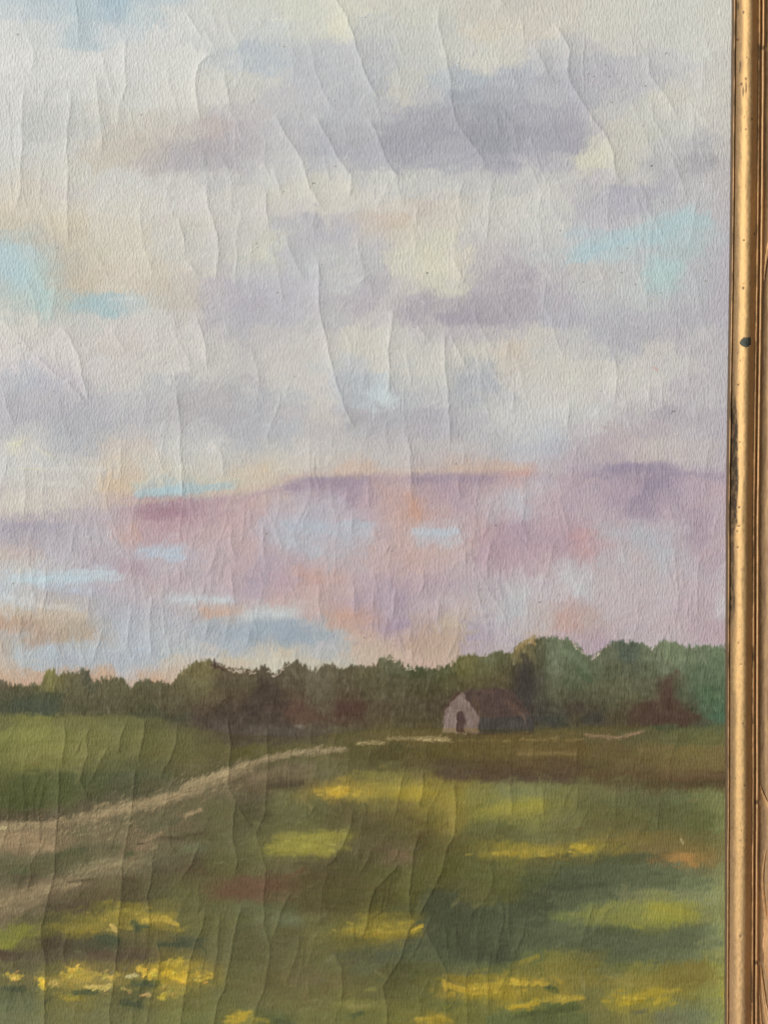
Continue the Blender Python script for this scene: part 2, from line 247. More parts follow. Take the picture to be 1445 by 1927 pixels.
1222: 0 192 174 158; 40 180 188 194; 90 176 186 196; 150 178 186 194; 220 180 188 196; 280 178 186 198; 345 186 190 192; 400 190 188 190; 440 170 180 190; 480 194 186 174; 530 206 188 160; 575 184 182 178; 630 180 182 184; 680 204 176 152; 740 204 170 148; 800 194 160 136; 850 194 162 138; 900 184 162 168; 950 188 170 176; 1100 188 162 170; 1130 182 150 170; 1200 194 176 174; 1300 192 170 178; 1376 196 172 184
1248: 0 200 180 160; 60 180 188 194; 115 172 180 190; 170 176 182 190; 230 174 182 192; 290 178 184 192; 340 202 186 168; 380 206 188 166; 440 206 186 156; 500 206 196 172; 575 202 188 164; 640 196 184 164; 700 206 178 154; 760 208 172 150; 820 204 166 142; 870 196 164 142; 930 188 166 170
1268: 0 208 170 138; 50 208 168 136; 115 206 162 130; 190 206 162 128; 240 194 188 188; 285 208 166 132; 330 206 178 150; 440 208 184 156
1290: 0 206 160 126; 60 208 158 126; 180 204 158 122; 240 204 174 150; 300 206 160 126; 700 206 172 148
''')

LAND = parse('''
1300: 0 84 80 56; 100 108 104 58; 200 96 92 60; 340 100 94 58; 420 84 74 52; 700 78 74 46; 1000 70 66 52; 1376 80 106 76
1360: 0 104 104 62; 60 118 118 64; 150 110 108 64; 240 102 102 62; 300 92 90 58; 350 84 80 58; 420 78 68 56; 500 78 70 60; 580 82 74 60; 640 86 82 52; 720 88 84 46; 800 86 76 44; 1020 82 76 50; 1100 82 78 50; 1180 84 76 50; 1260 74 80 56; 1350 80 88 60
1385: 0 120 122 66; 60 128 128 68; 120 120 120 66; 180 116 114 66; 240 110 108 64; 300 102 100 60; 350 100 96 60; 400 88 82 56; 450 80 70 58; 520 82 74 58; 580 86 78 56; 650 92 84 52; 720 98 88 54; 800 98 86 52; 880 88 76 46; 960 96 82 46; 1040 98 86 52; 1120 94 84 52; 1200 92 88 58; 1280 92 92 58; 1350 98 98 62
1415: 0 112 112 60; 50 122 122 66; 110 126 124 68; 170 116 114 66; 230 104 102 62; 290 100 98 58; 350 98 94 56; 410 92 86 54; 470 92 86 50; 530 94 88 54; 600 100 92 58; 670 90 84 50; 740 84 76 46; 800 90 80 44; 870 94 82 46; 940 96 82 46; 1000 104 88 52; 1080 98 82 48; 1150 98 86 54; 1230 106 94 58; 1300 110 98 58; 1360 112 100 62
1440: 0 106 106 58; 50 112 112 60; 100 114 112 62; 150 110 108 62; 200 98 98 62; 250 90 90 58; 300 92 90 58; 360 100 94 60; 420 92 86 58; 480 92 86 56; 540 100 92 66; 600 104 98 66; 660 96 90 58; 720 92 86 54; 790 92 82 52; 850 86 74 52; 920 86 72 48; 990 92 76 50; 1060 90 74 52; 1130 94 82 52; 1200 102 88 56; 1280 108 94 58; 1360 112 98 62
1458: 0 92 94 54; 60 88 92 54; 120 84 90 56; 180 84 88 58; 240 82 86 60; 300 90 90 62; 360 94 88 60; 500 112 98 78; 560 110 98 72; 620 108 100 70; 680 104 98 62; 740 112 106 60; 790 108 98 58; 850 84 70 56; 920 84 68 52; 990 82 66 52; 1060 84 68 52; 1130 90 76 50; 1200 94 78 54; 1280 100 82 56; 1360 96 78 54
1476: 0 84 88 50; 50 76 84 46; 110 80 88 50; 170 80 84 54; 230 80 82 58; 290 88 86 60; 480 100 88 66; 540 84 74 54; 590 108 98 60; 640 140 122 56; 700 138 126 58; 750 136 124 58; 800 140 126 56; 850 124 112 54; 900 118 112 62; 960 116 116 72; 1030 112 112 70; 1100 108 106 66; 1170 98 92 58; 1230 88 76 48; 1300 84 70 46; 1360 82 70 48
1495: 0 82 86 48; 50 72 82 44; 110 82 88 52; 170 82 84 56; 230 84 82 60; 330 106 98 78; 440 108 98 76; 480 92 84 62; 530 108 104 68; 580 122 112 64; 635 186 154 52; 690 146 130 60; 750 142 128 56; 790 156 136 48; 850 138 124 52; 900 124 120 64; 960 120 122 78; 1010 122 122 76; 1070 112 110 64; 1130 104 102 66; 1200 98 98 66; 1270 96 98 66; 1330 108 112 70; 1376 118 120 76
1515: 0 78 84 48; 50 70 80 44; 110 80 84 50; 170 90 84 62; 240 112 100 80; 300 110 100 80; 360 104 96 68; 420 96 92 62; 480 86 82 58; 530 104 102 66; 590 100 98 62; 650 98 92 58; 710 112 104 58; 760 118 106 56; 810 128 116 54; 860 136 122 54; 910 126 122 62; 960 140 134 62; 1000 142 136 56; 1040 118 114 60; 1100 98 96 58; 1160 96 98 62; 1230 88 92 60; 1290 94 98 62; 1340 110 114 70; 1376 120 124 76
1535: 0 84 76 54; 60 82 74 54; 110 96 86 66; 170 112 100 78; 240 106 98 74; 300 96 92 66; 360 98 92 66; 420 96 94 62; 480 82 78 54; 530 100 98 64; 590 98 96 60; 650 92 84 54; 710 96 88 54; 760 104 94 54; 810 112 102 50; 860 128 116 56; 910 118 116 60; 960 132 126 62; 1010 126 122 64; 1060 112 110 66; 1120 102 100 60; 1190 98 96 58; 1250 90 92 58; 1320 92 96 58; 1376 112 116 72
1556: 0 138 120 104; 60 132 116 98; 110 116 104 84; 170 106 98 72; 230 98 92 66; 290 92 92 64; 345 104 94 72; 400 98 94 64; 460 88 86 58; 520 98 96 62; 580 102 100 62; 640 94 88 56; 700 90 84 54; 760 96 88 52; 810 100 90 46; 850 128 114 56; 890 102 102 58; 950 100 100 60; 1010 116 114 66; 1070 108 106 64; 1130 100 96 58; 1200 98 94 58; 1260 96 96 60; 1320 94 98 58; 1376 116 120 74
1576: 0 142 120 104; 50 138 116 98; 100 126 108 88; 150 104 98 70; 210 104 98 72; 260 118 104 82; 310 108 98 74; 370 92 88 60; 430 96 94 64; 490 98 96 62; 540 132 126 62; 600 142 136 58; 640 126 120 56; 690 92 84 54; 750 90 82 52; 800 90 82 48; 850 104 96 52; 900 92 90 54; 950 96 96 58; 1010 104 104 66; 1070 104 102 62; 1130 112 104 58; 1200 116 104 58; 1260 110 100 58; 1320 102 96 58; 1376 112 112 70
1596: 0 134 114 94; 50 130 110 90; 100 122 106 84; 150 90 88 62; 210 94 90 64; 260 116 104 80; 310 104 96 72; 370 98 98 70; 430 98 96 64; 490 100 98 62; 530 134 130 62; 580 142 136 58; 620 128 122 58; 670 94 86 58; 730 96 86 60; 800 92 86 50; 850 92 86 48; 900 104 98 50; 950 138 124 50; 1000 136 122 52; 1060 124 112 54; 1100 142 126 50; 1150 122 110 54; 1210 112 100 58; 1260 114 100 58; 1320 112 100 58; 1376 120 114 74
1616: 0 100 98 70; 50 100 96 68; 100 90 88 62; 150 94 92 64; 200 112 104 76; 250 118 106 82; 300 98 94 70; 360 90 82 58; 420 94 92 58; 480 98 96 62; 530 104 98 62; 580 100 94 60; 640 86 80 54; 700 88 84 52; 750 106 92 66; 800 92 88 50; 850 90 88 48; 900 92 92 54; 960 112 106 54; 1020 100 96 56; 1080 94 92 58; 1140 86 88 58; 1200 86 86 58; 1250 124 100 60; 1290 156 118 66; 1330 128 106 62; 1376 116 116 78
1638: 0 96 92 66; 50 90 90 62; 100 90 86 62; 150 110 104 76; 200 120 112 84; 250 112 102 78; 300 92 84 62; 360 88 78 56; 420 94 90 56; 480 96 92 58; 540 100 92 64; 600 84 76 50; 660 86 82 50; 720 88 86 50; 780 92 90 52; 840 90 88 46; 900 94 96 56; 960 94 94 54; 1020 88 90 58; 1080 84 90 66; 1140 80 90 68; 1200 92 100 76; 1260 92 102 80; 1310 104 104 72; 1376 122 124 84
1660: 0 104 96 72; 50 92 84 62; 100 106 96 72; 150 106 96 70; 200 102 94 66; 250 92 82 58; 300 92 88 60; 360 96 92 58; 420 98 86 58; 470 102 80 60; 530 96 78 56; 590 86 76 48; 650 86 80 48; 710 88 84 48; 770 92 90 50; 830 86 84 48; 890 92 92 54; 950 90 92 52; 1010 78 84 54; 1070 74 82 60; 1130 78 90 68; 1190 86 96 74; 1250 86 98 76; 1310 104 112 80; 1376 132 136 88
1685: 0 120 106 88; 50 120 106 84; 100 108 94 72; 150 96 86 62; 200 94 84 58; 250 88 80 56; 300 90 88 60; 360 98 96 60; 420 102 86 60; 470 104 82 62; 530 98 84 58; 590 86 80 48; 650 86 82 48; 710 86 80 46; 770 88 86 46; 830 76 78 52; 890 92 90 54; 950 88 88 50; 1010 76 80 56; 1070 78 88 66; 1130 86 96 74; 1190 110 112 78; 1240 122 124 78; 1300 120 126 88; 1350 130 136 92; 1376 138 142 88
1708: 0 122 108 90; 50 112 100 80; 100 90 80 60; 150 86 76 58; 200 104 98 52; 250 130 118 54; 300 112 106 58; 360 98 96 60; 420 96 96 60; 470 96 98 66; 530 92 92 62; 590 88 80 50; 650 86 80 48; 710 86 82 46; 770 84 84 50; 830 74 78 56; 890 76 80 58; 950 80 86 62; 1010 70 78 58; 1070 84 94 70; 1130 112 116 68; 1190 128 130 68; 1240 142 140 62; 1280 136 134 62; 1330 122 126 82; 1376 134 138 86
1730: 0 112 98 78; 50 92 86 60; 100 94 90 56; 150 116 108 50; 200 128 116 52; 250 136 122 56; 300 150 132 56; 360 104 102 62; 420 98 96 60; 480 98 98 66; 540 102 106 76; 590 100 98 62; 650 104 98 56; 710 126 114 50; 760 104 98 50; 820 74 78 56; 880 72 78 58; 940 74 82 64; 1000 78 86 66; 1060 94 104 70; 1120 116 118 66; 1180 124 124 64; 1240 140 138 58; 1290 136 134 60; 1330 120 122 76; 1376 136 140 84
1752: 0 118 118 58; 50 122 122 52; 100 104 98 54; 150 124 112 52; 200 112 102 54; 250 100 94 58; 300 104 96 54; 360 98 96 58; 420 98 96 62; 480 96 96 64; 540 96 92 58; 600 106 102 60; 660 118 110 52; 720 142 126 46; 760 118 106 48; 820 78 82 62; 880 76 82 68; 940 78 86 70; 1000 82 92 72; 1050 86 96 74; 1110 82 92 68; 1170 84 92 64; 1230 100 104 62; 1290 92 98 70; 1340 104 114 82; 1376 140 146 90
1775: 0 122 122 56; 50 104 100 58; 100 80 70 54; 150 82 78 58; 200 78 80 60; 250 98 90 62; 300 98 92 58; 350 78 82 62; 420 98 96 62; 480 92 90 60; 540 96 92 60; 600 104 100 60; 660 104 98 54; 720 112 104 54; 780 82 86 64; 830 78 84 64; 880 70 80 66; 940 72 84 68; 1000 76 88 74; 1050 84 94 68; 1110 80 88 62; 1170 80 88 66; 1230 84 94 72; 1290 86 98 78; 1340 104 114 84; 1376 142 148 88
1798: 0 86 74 60; 50 92 84 62; 100 92 82 64; 150 96 88 66; 200 92 80 62; 260 88 78 60; 310 110 100 56; 350 104 98 58; 420 102 100 66; 480 92 90 58; 540 100 96 62; 600 100 98 60; 660 90 90 62; 720 84 88 66; 780 86 92 64; 840 82 90 62; 880 66 82 66; 940 64 78 62; 1000 94 102 64; 1050 118 114 58; 1110 100 98 58; 1170 82 90 64; 1230 86 96 76; 1290 100 110 80; 1340 120 124 76; 1376 144 148 84
1822: 0 102 98 64; 50 98 94 66; 100 110 104 62; 150 140 122 60; 200 112 102 62; 260 120 106 54; 310 162 138 48; 350 156 134 50; 400 120 110 60; 450 102 102 64; 510 98 94 60; 570 104 98 64; 630 100 98 62; 690 94 96 66; 750 84 84 52; 810 90 90 54; 870 96 100 66; 930 92 98 62; 980 112 108 56; 1040 124 116 56; 1090 116 110 54; 1150 102 104 62; 1210 116 114 58; 1270 118 110 54; 1320 122 110 54; 1360 140 142 72
1846: 0 108 104 62; 50 112 104 64; 100 150 132 62; 150 164 142 66; 200 142 126 68; 260 124 114 58; 310 156 134 50; 350 146 128 52; 400 120 110 58; 450 104 102 62; 510 100 94 58; 570 106 98 64; 630 106 98 62; 690 98 94 56; 750 90 88 52; 810 98 96 52; 860 132 116 48; 910 136 122 48; 960 140 124 48; 1010 128 118 52; 1060 128 116 54; 1110 122 112 54; 1170 132 122 60; 1230 130 118 54; 1290 116 104 50; 1340 128 122 62; 1376 150 150 72
1868: 0 94 98 68; 50 92 94 66; 100 112 108 62; 150 126 116 58; 200 106 102 62; 260 92 92 58; 310 132 120 56; 360 112 108 60; 420 102 102 62; 480 104 100 62; 540 106 100 62; 600 106 100 60; 660 106 102 58; 720 96 94 56; 780 98 98 56; 840 124 112 50; 900 148 130 44; 960 146 128 44; 1010 132 120 50; 1060 134 120 52; 1110 110 108 62; 1170 130 122 56; 1230 140 126 50; 1290 124 116 54; 1340 130 130 68; 1376 152 150 70
1890: 0 100 106 76; 50 104 108 76; 100 116 112 66; 150 116 110 64; 200 108 106 66; 260 90 92 62; 310 112 108 60; 360 110 108 62; 420 106 106 62; 480 104 102 64; 540 108 104 62; 600 112 108 64; 660 122 118 62; 720 112 108 58; 780 104 102 54; 840 102 104 58; 900 114 112 58; 960 136 124 52; 1010 106 108 56; 1060 86 96 56; 1110 112 108 60; 1170 136 124 52; 1230 132 124 54; 1290 112 116 74; 1340 122 128 76; 1376 146 146 74
1915: 0 110 114 80; 60 112 114 78; 120 116 114 72; 200 110 110 72; 260 108 108 68; 330 114 114 66; 400 106 108 64; 450 128 120 58; 520 94 98 60; 580 110 108 64; 640 106 106 60; 700 104 104 56; 760 114 110 54; 820 134 120 48; 880 110 108 56; 960 96 104 62; 1020 82 94 56; 1080 92 100 60; 1140 112 108 62; 1200 120 116 62; 1250 106 108 82; 1300 110 116 84; 1376 134 140 82
''')

TREES = parse('''
1235: 370 112 104 62; 440 96 86 58; 560 86 80 58; 735 100 102 74; 880 100 98 52; 920 98 104 70; 950 78 82 52; 985 120 108 62; 1010 76 78 56; 1040 100 114 86; 1075 92 108 78; 1140 92 100 76; 1185 72 88 76; 1220 96 108 80; 1262 106 122 90; 1310 98 116 86; 1360 92 114 84
1260: 95 122 118 62; 140 104 98 62; 160 80 78 60; 345 108 100 60; 390 110 102 60; 420 90 78 56; 460 94 84 60; 505 82 72 56; 545 90 82 62; 600 98 92 70; 650 88 82 58; 700 90 86 58; 745 86 88 62; 790 70 78 48; 840 74 80 48; 870 96 94 48; 910 92 92 56; 950 80 76 48; 980 60 56 48; 1010 70 70 54; 1040 94 104 78; 1080 86 100 72; 1110 84 96 70; 1150 82 88 62; 1190 78 86 64; 1225 88 98 74; 1262 98 112 84; 1310 84 104 78; 1360 86 108 80
1285: 0 92 84 62; 40 86 82 54; 95 110 106 58; 140 98 94 62; 165 78 80 58; 210 94 92 62; 250 84 82 54; 290 88 86 58; 340 96 90 58; 385 106 100 62; 425 80 70 52; 460 90 82 58; 505 72 62 50; 545 86 76 58; 600 96 90 70; 650 84 76 54; 700 84 80 54; 750 80 78 52; 800 72 72 44; 850 80 78 46; 900 84 78 48; 945 84 76 50; 985 56 54 50; 1010 66 64 56; 1040 86 92 66; 1080 76 88 62; 1110 86 92 66; 1150 86 90 64; 1190 90 94 68; 1220 84 90 68; 1250 80 64 52; 1275 82 88 66; 1310 78 100 74; 1360 78 102 76
1308: 0 74 76 52; 40 72 74 50; 90 78 82 54; 140 88 86 58; 210 88 84 56; 260 82 78 50; 310 86 80 54; 360 92 86 56; 400 94 84 56; 440 80 68 50; 500 68 56 48; 545 84 70 54; 600 92 84 64; 660 80 66 48; 710 84 78 54; 760 80 74 50; 820 74 68 44; 870 76 68 46; 930 78 68 48; 985 58 54 52; 1015 70 72 58; 1045 80 84 60; 1080 72 74 54; 1115 80 82 58; 1150 84 86 60; 1190 90 92 64; 1220 86 90 64; 1255 78 62 50; 1290 78 92 68; 1330 72 104 74; 1365 70 98 70
1330: 0 66 72 50; 40 64 74 56; 90 66 78 60; 140 80 80 54; 210 82 80 54; 270 74 74 48; 330 82 76 52; 380 78 66 50; 430 74 62 50; 480 66 54 48; 520 72 58 50; 560 92 66 56; 600 88 76 58; 660 78 54 46; 710 82 70 52; 770 78 70 50; 830 70 60 44; 1010 62 58 52; 1045 72 70 54; 1085 68 60 50; 1120 70 68 52; 1155 78 78 54; 1190 82 76 54; 1220 82 60 50; 1255 78 56 48; 1290 72 68 52; 1330 68 98 70; 1365 66 100 72
1352: 0 80 82 56; 60 74 82 60; 130 82 84 56; 210 82 82 54; 280 64 70 48; 340 68 68 50; 380 74 62 52; 430 72 60 52; 480 70 60 52; 520 72 60 52; 560 88 66 54; 600 86 68 54; 660 80 60 48; 710 84 74 50; 770 80 72 48; 830 74 66 44; 1010 60 60 54; 1050 62 64 54; 1090 72 66 48; 1115 60 58 52; 1160 76 68 48; 1200 76 58 48; 1240 74 52 46; 1290 74 54 46; 1325 70 76 58; 1365 62 96 70
1375: 0 110 110 64; 340 84 80 56; 420 78 68 58; 480 80 72 62; 540 80 72 62; 600 84 76 60; 660 84 76 52; 720 88 80 46; 800 86 76 44; 1000 84 76 48; 1100 82 76 48; 1250 74 78 54; 1365 72 92 66
''')

# the field of pigment under the trees and in the sky
skyf = field(SKY, 15, 8)
landf = field(LAND, 16, 7)
treef = field(TREES, 13, 8)

wx = X + 17 * fbm(X / 44, Y / 30, 3) + 7 * vnoise(X / 14, Y / 12, 8) + 7 * vnoise(X / 4, Y / 4, 10) + 5 * vnoise(X / 2.2, Y / 5, 12)
wy = Y + 10 * fbm(X / 56, Y / 28, 5) + 4 * vnoise(X / 15, Y / 10, 9) + 5 * vnoise(X / 4, Y / 4, 30) + 3 * vnoise(X / 2.2, Y / 5, 32)
C[:] = sample(skyf, wx, wy)
HORIZ = 1320.0
lm = sstep(-1, 1, Y - HORIZ)[..., None]
lx = X + 13 * fbm(X / 40, Y / 16, 23) + 6 * vnoise(X / 4, Y / 8, 28)
ly = Y + 5 * fbm(X / 50, Y / 14, 25) + 4 * vnoise(X / 5, Y / 7, 29)
C[:] = C * (1 - lm) + sample(landf, lx, ly) * lm
R[Y > HORIZ] = RID['painted_meadow']

# loose dabs that break the colour field up the way a brush does
def dabs(n, x0, x1, y0, y1, fld, lw, ww, ang, angj, a, cj, hgt, seed):
    r = np.random.default_rng(seed)
    for k in range(n):
        x = r.uniform(x0, x1); y = r.uniform(y0, y1)
        col = sample(fld, np.array([x + r.normal(0, 14)]), np.array([y + r.normal(0, 8)]))[0]
        col = col + r.normal(0, cj) + r.normal(0, cj * .55, 3)
        t = ang + r.normal(0, angj); L = r.uniform(.5, 1) * lw
        dx, dy = math.cos(t) * L / 2, math.sin(t) * L / 2
        bend = r.normal(0, L * .08)
        stroke([(x - dx, y - dy), (x + bend * .3, y + bend), (x + dx, y + dy)], r.uniform(.6, 1.1) * ww, col,
               a * r.uniform(.5, 1.2), soft=.7, br=.55, hgt=hgt, rag=.55)

dabs(1200, -20, 1390, -15, 1270, skyf, 58, 13, -.15, .6, .42, 2.0, .22, 11)
dabs(1500, -20, 1390, -15, 1270, skyf, 32, 8, -.2, .8, .42, 2.6, .26, 12)
dabs(700, -20, 1390, 880, 1270, skyf, 38, 6, -.05, .25, .42, 2.8, .22, 13)
dabs(900, -20, 1390, 890, 1235, skyf, 30, 7, 1.3, .5, .42, 2.4, .22, 16)
dabs(2600, -20, 1390, -15, 1250, skyf, 20, 3.6, -.3, .9, .5, 4.6, .3, 17)
dabs(1300, -20, 1390, 1375, 1945, landf, 44, 6, -.12, .25, .45, 3.2, .24, 14)
dabs(1400, -20, 1390, 1375, 1945, landf, 22, 3.6, -.3, .6, .5, 4.2, .3, 15)

# ------------------------------------------------------------------ sky accents
SK = 'painted_sky'; BP = 'painted_blue_patch'
ridge = [(-1300, 1010), (0, 978), (120, 972), (190, 956), (260, 952), (400, 936), (470, 925), (540, 908), (600, 899), (700, 893),
         (800, 894), (880, 890), (960, 886), (1040, 896), (1110, 884), (1180, 876), (1260, 880), (1400, 892)]
rx = [p[0] for p in ridge]; ry = [p[1] for p in ridge]
edge_v = np.interp(X, rx, ry) + 3 * vnoise(X / 12, Y / 30, 41)
R[(Y > edge_v) & (Y < HORIZ) & (R == 0)] = RID['painted_violet_haze']
# the dusty mauve bank is one broad scumble under an arched upper edge
bk = sstep(-3, 9, Y - edge_v + 5 * vnoise(X / 7, Y / 9, 42)) * (1 - sstep(1090, 1190, Y + 25 * fbm(X / 80, Y / 60, 43))) * sstep(170, 300, X)
bk = bk * (.40 + .22 * fbm(X / 26, Y / 30, 44))
bcol = np.array([198, 163, 168.]) + 9 * fbm(X / 60, Y / 50, 45)[..., None] * np.array([1, .6, -.5])
C[:] = C * (1 - bk[..., None]) + bcol * bk[..., None]
for x0_, x1_, c_ in [(235, 420, (182, 142, 156)), (400, 560, (188, 152, 162)), (540, 700, (156, 134, 160)), (690, 800, (184, 150, 160)), (780, 960, (170, 142, 162)), (950, 1110, (184, 158, 170)), (1100, 1370, (160, 140, 166))]:
    xx_ = np.linspace(x0_, x1_, 8)
    stroke([(x, float(np.interp(x, rx, ry)) + 9) for x in xx_], 13, c_, .5, .9, .5, rag=.5)
    stroke([(x, float(np.interp(x, rx, ry)) - 7) for x in xx_ if x < 1000] or [(990, 880)], 8, (212, 180, 158), .38, .95, .6, rag=.6)

stroke([(1100, 470), (1150, 452), (1215, 432), (1280, 408), (1325, 415)], 17, (170, 198, 204), .55, .8, region=BP)
stroke([(1098, 478), (1150, 462), (1200, 446)], 8, (166, 198, 208), .6, .8, region=BP)
stroke([(1225, 450), (1275, 420), (1300, 395)], 14, (168, 200, 206), .55, .8, region=BP)
stroke([(1235, 490), (1262, 510), (1275, 500)], 18, (170, 203, 203), .6, .8, region=BP)
stroke([(1240, 530), (1258, 515)], 10, (172, 203, 200), .5, .8)
stroke([(-10, 455), (20, 490), (45, 530)], 26, (172, 204, 212), .6, .8, region=BP)
stroke([(60, 500), (75, 550), (88, 592)], 17, (176, 206, 203), .65, .8, region=BP)
stroke([(140, 575), (175, 568), (205, 580)], 15, (164, 194, 200), .7, .7, region=BP)
stroke([(190, 590), (218, 592)], 9, (160, 194, 200), .6, .7, region=BP)
stroke([(205, 562), (265, 566)], 6, (204, 212, 212), .4, .9, hgt=.1)
stroke([(260, 930), (320, 922), (400, 918), (440, 913)], 9, (168, 192, 198), .7, .7, region=BP)
stroke([(295, 925), (345, 921)], 8, (170, 200, 210), .7, .7, region=BP)
stroke([(20, 1090), (90, 1086), (215, 1080)], 17, (190, 212, 222), .6, .95, .6, .1, BP, .5)
stroke([(45, 1091), (110, 1092), (165, 1090)], 12, (184, 212, 226), .6, .9, .6, .15, BP, .5)
stroke([(150, 1076), (215, 1078)], 8, (192, 210, 220), .5, .9, .6, .1)
stroke([(70, 1102), (150, 1110)], 9, (182, 198, 216), .5, .9)
stroke([(140, 1112), (172, 1114)], 9, (186, 192, 212), .5, .9)
stroke([(318, 1124), (350, 1128), (440, 1130)], 11, (196, 208, 214), .55, .95, .6, .1, BP, .5)
stroke([(455, 1160), (500, 1157), (562, 1155)], 12, (200, 208, 210), .55, .95, .6, .1)
stroke([(475, 1176), (540, 1181), (590, 1189), (625, 1198)], 13, (154, 168, 184), .55, .9)
stroke([(440, 1190), (510, 1192), (580, 1204)], 14, (154, 168, 184), .45, .8)
stroke([(780, 1000), (860, 1000)], 8, (184, 196, 208), .7, .6, region=BP)
stroke([(784, 1008), (850, 1006)], 6, (184, 194, 206), .6, .6)
stroke([(270, 1040), (335, 1040)], 14, (180, 196, 214), .6, .75, region=BP)
stroke([(320, 1052), (345, 1048)], 9, (182, 196, 216), .6, .75)
stroke([(500, 985), (600, 995), (690, 1000)], 20, (178, 188, 203), .5, .8)
stroke([(520, 1015), (600, 1040)], 17, (180, 190, 202), .5, .8)
stroke([(650, 985), (700, 990)], 12, (180, 190, 204), .5, .8)
stroke([(275, 965), (340, 962)], 16, (168, 118, 138), .6, .8)
stroke([(250, 990), (262, 1010)], 10, (208, 164, 150), .55, .8)
stroke([(700, 900), (770, 980)], 14, (200, 158, 148), .35, .9)
stroke([(770, 940), (785, 975)], 17, (208, 146, 120), .5, .85)
stroke([(640, 880), (690, 878)], 11, (214, 178, 156), .45, .95)
stroke([(540, 914), (600, 906), (690, 902)], 12, (158, 136, 160), .32, .95)
stroke([(778, 903), (860, 899), (930, 903)], 11, (160, 134, 158), .5, .95)
stroke([(860, 884), (930, 882), (990, 888)], 11, (206, 172, 156), .4, .95)
stroke([(950, 893), (995, 890)], 8, (212, 152, 140), .55, .8)
stroke([(1150, 882), (1215, 878), (1262, 880)], 11, (150, 131, 161), .55, .8)
stroke([(1190, 960), (1225, 915), (1262, 900)], 22, (146, 129, 160), .45, .85)
stroke([(1080, 1010), (1115, 1002)], 13, (206, 148, 150), .55, .8)
stroke([(1085, 1035), (1105, 1040)], 11, (202, 152, 154), .5, .8)
stroke([(560, 1075), (600, 1085)], 18, (210, 158, 142), .45, .85)
stroke([(620, 1175), (660, 1160), (690, 1165)], 13, (208, 154, 134), .5, .85)
stroke([(380, 1150), (430, 1153)], 9, (210, 168, 146), .65, .75)
stroke([(190, 900), (240, 920)], 14, (218, 188, 154), .45, .85)
stroke([(1040, 905), (960, 938)], 22, (184, 188, 198), .35, .9)
stroke([(1130, 1000), (1250, 1010), (1250, 1060)], 26, (176, 184, 192), .35, .9)
stroke([(1060, 1065), (1090, 1110), (1110, 1090)], 24, (198, 200, 204), .4, .9)
stroke([(200, 885), (100, 882), (30, 872)], 9, (214, 210, 202), .4, .95, hgt=.6)
stroke([(190, 918), (130, 912), (60, 908)], 8, (216, 211, 201), .4, .95, hgt=.6)
stroke([(22, 836), (42, 834)], 5, (224, 218, 178), .7, .6, hgt=.6)
stroke([(60, 838), (100, 860)], 4, (214, 208, 188), .55, .6, hgt=.5)
stroke([(40, 882), (85, 884)], 3, (222, 214, 178), .5, .6, hgt=.5)
stroke([(600, 1130)], 1, (190, 170, 170), .1)
stroke([(705, 742), (728, 748)], 12, (196, 210, 214), .6, .8)
stroke([(312, 715), (320, 722)], 6, (214, 212, 210), .6, .7, hgt=.6)
stroke([(1229, 692), (1236, 696)], 4, (206, 156, 148), .6, .8)
stroke([(640, 40), (625, 60)], 14, (220, 216, 188), .55, .85)
stroke([(1095, 308), (1145, 290)], 15, (216, 208, 182), .55, .85)
stroke([(40, 1130), (100, 1142), (150, 1146)], 8, (208, 204, 200), .45, .8)
stroke([(0, 1120), (30, 1128)], 8, (202, 208, 210), .5, .8)
for sx, sy, sr, sv in [(35, 65, 3, 95), (266, 216, 2.6, 110), (172, 190, 2, 130), (264, 236, 2, 130), (687, 33, 2, 110), (630, 313, 2.6, 95), (744, 304, 2.2, 105),
                       (590, 345, 3, 110), (804, 514, 2.4, 70), (1225, 312, 2.6, 70), (1138, 122, 2.2, 120), (1108, 139, 2.2, 120), (1116, 144, 2, 120), (1148, 144, 2.2, 110),
                       (1051, 153, 2, 110), (1146, 143, 2, 120), (1150, 193, 2, 120), (1266, 774, 3.4, 60), (1262, 778, 2, 90), (1015, 1133, 2.6, 60), (1190, 1118, 2, 80), (26, 1098, 2.6, 110),
                       (502, 1004, 2, 110), (932, 989, 2.4, 90), (1168, 513, 3, 110), (1195, 535, 2.4, 110), (1242, 552, 2.4, 110), (1327, 529, 2.4, 110), (1286, 691, 2, 120), (1297, 713, 2, 120),
                       (441, 389, 2, 130), (38, 646, 2.6, 130), (858, 873, 2.4, 110), (554, 708, 2, 130), (935, 1108, 2, 130), (535, 88, 2.2, 120), (1319, 342, 2.2, 110), (1253, 100, 2.4, 110)]:
    stroke([(sx, sy)], sr * .72, (sv + 25, sv * .93 + 25, sv * .86 + 22), .7, .6, .1, hgt=.3, region=None)
r_ = np.random.default_rng(77)
for k in range(90):
    v = r_.uniform(110, 150)
    stroke([(r_.uniform(0, 1370), r_.uniform(0, 1200))], r_.uniform(1.0, 1.7), (v, v * .95, v * .9), r_.uniform(.3, .7), .6, .1, hgt=.5)

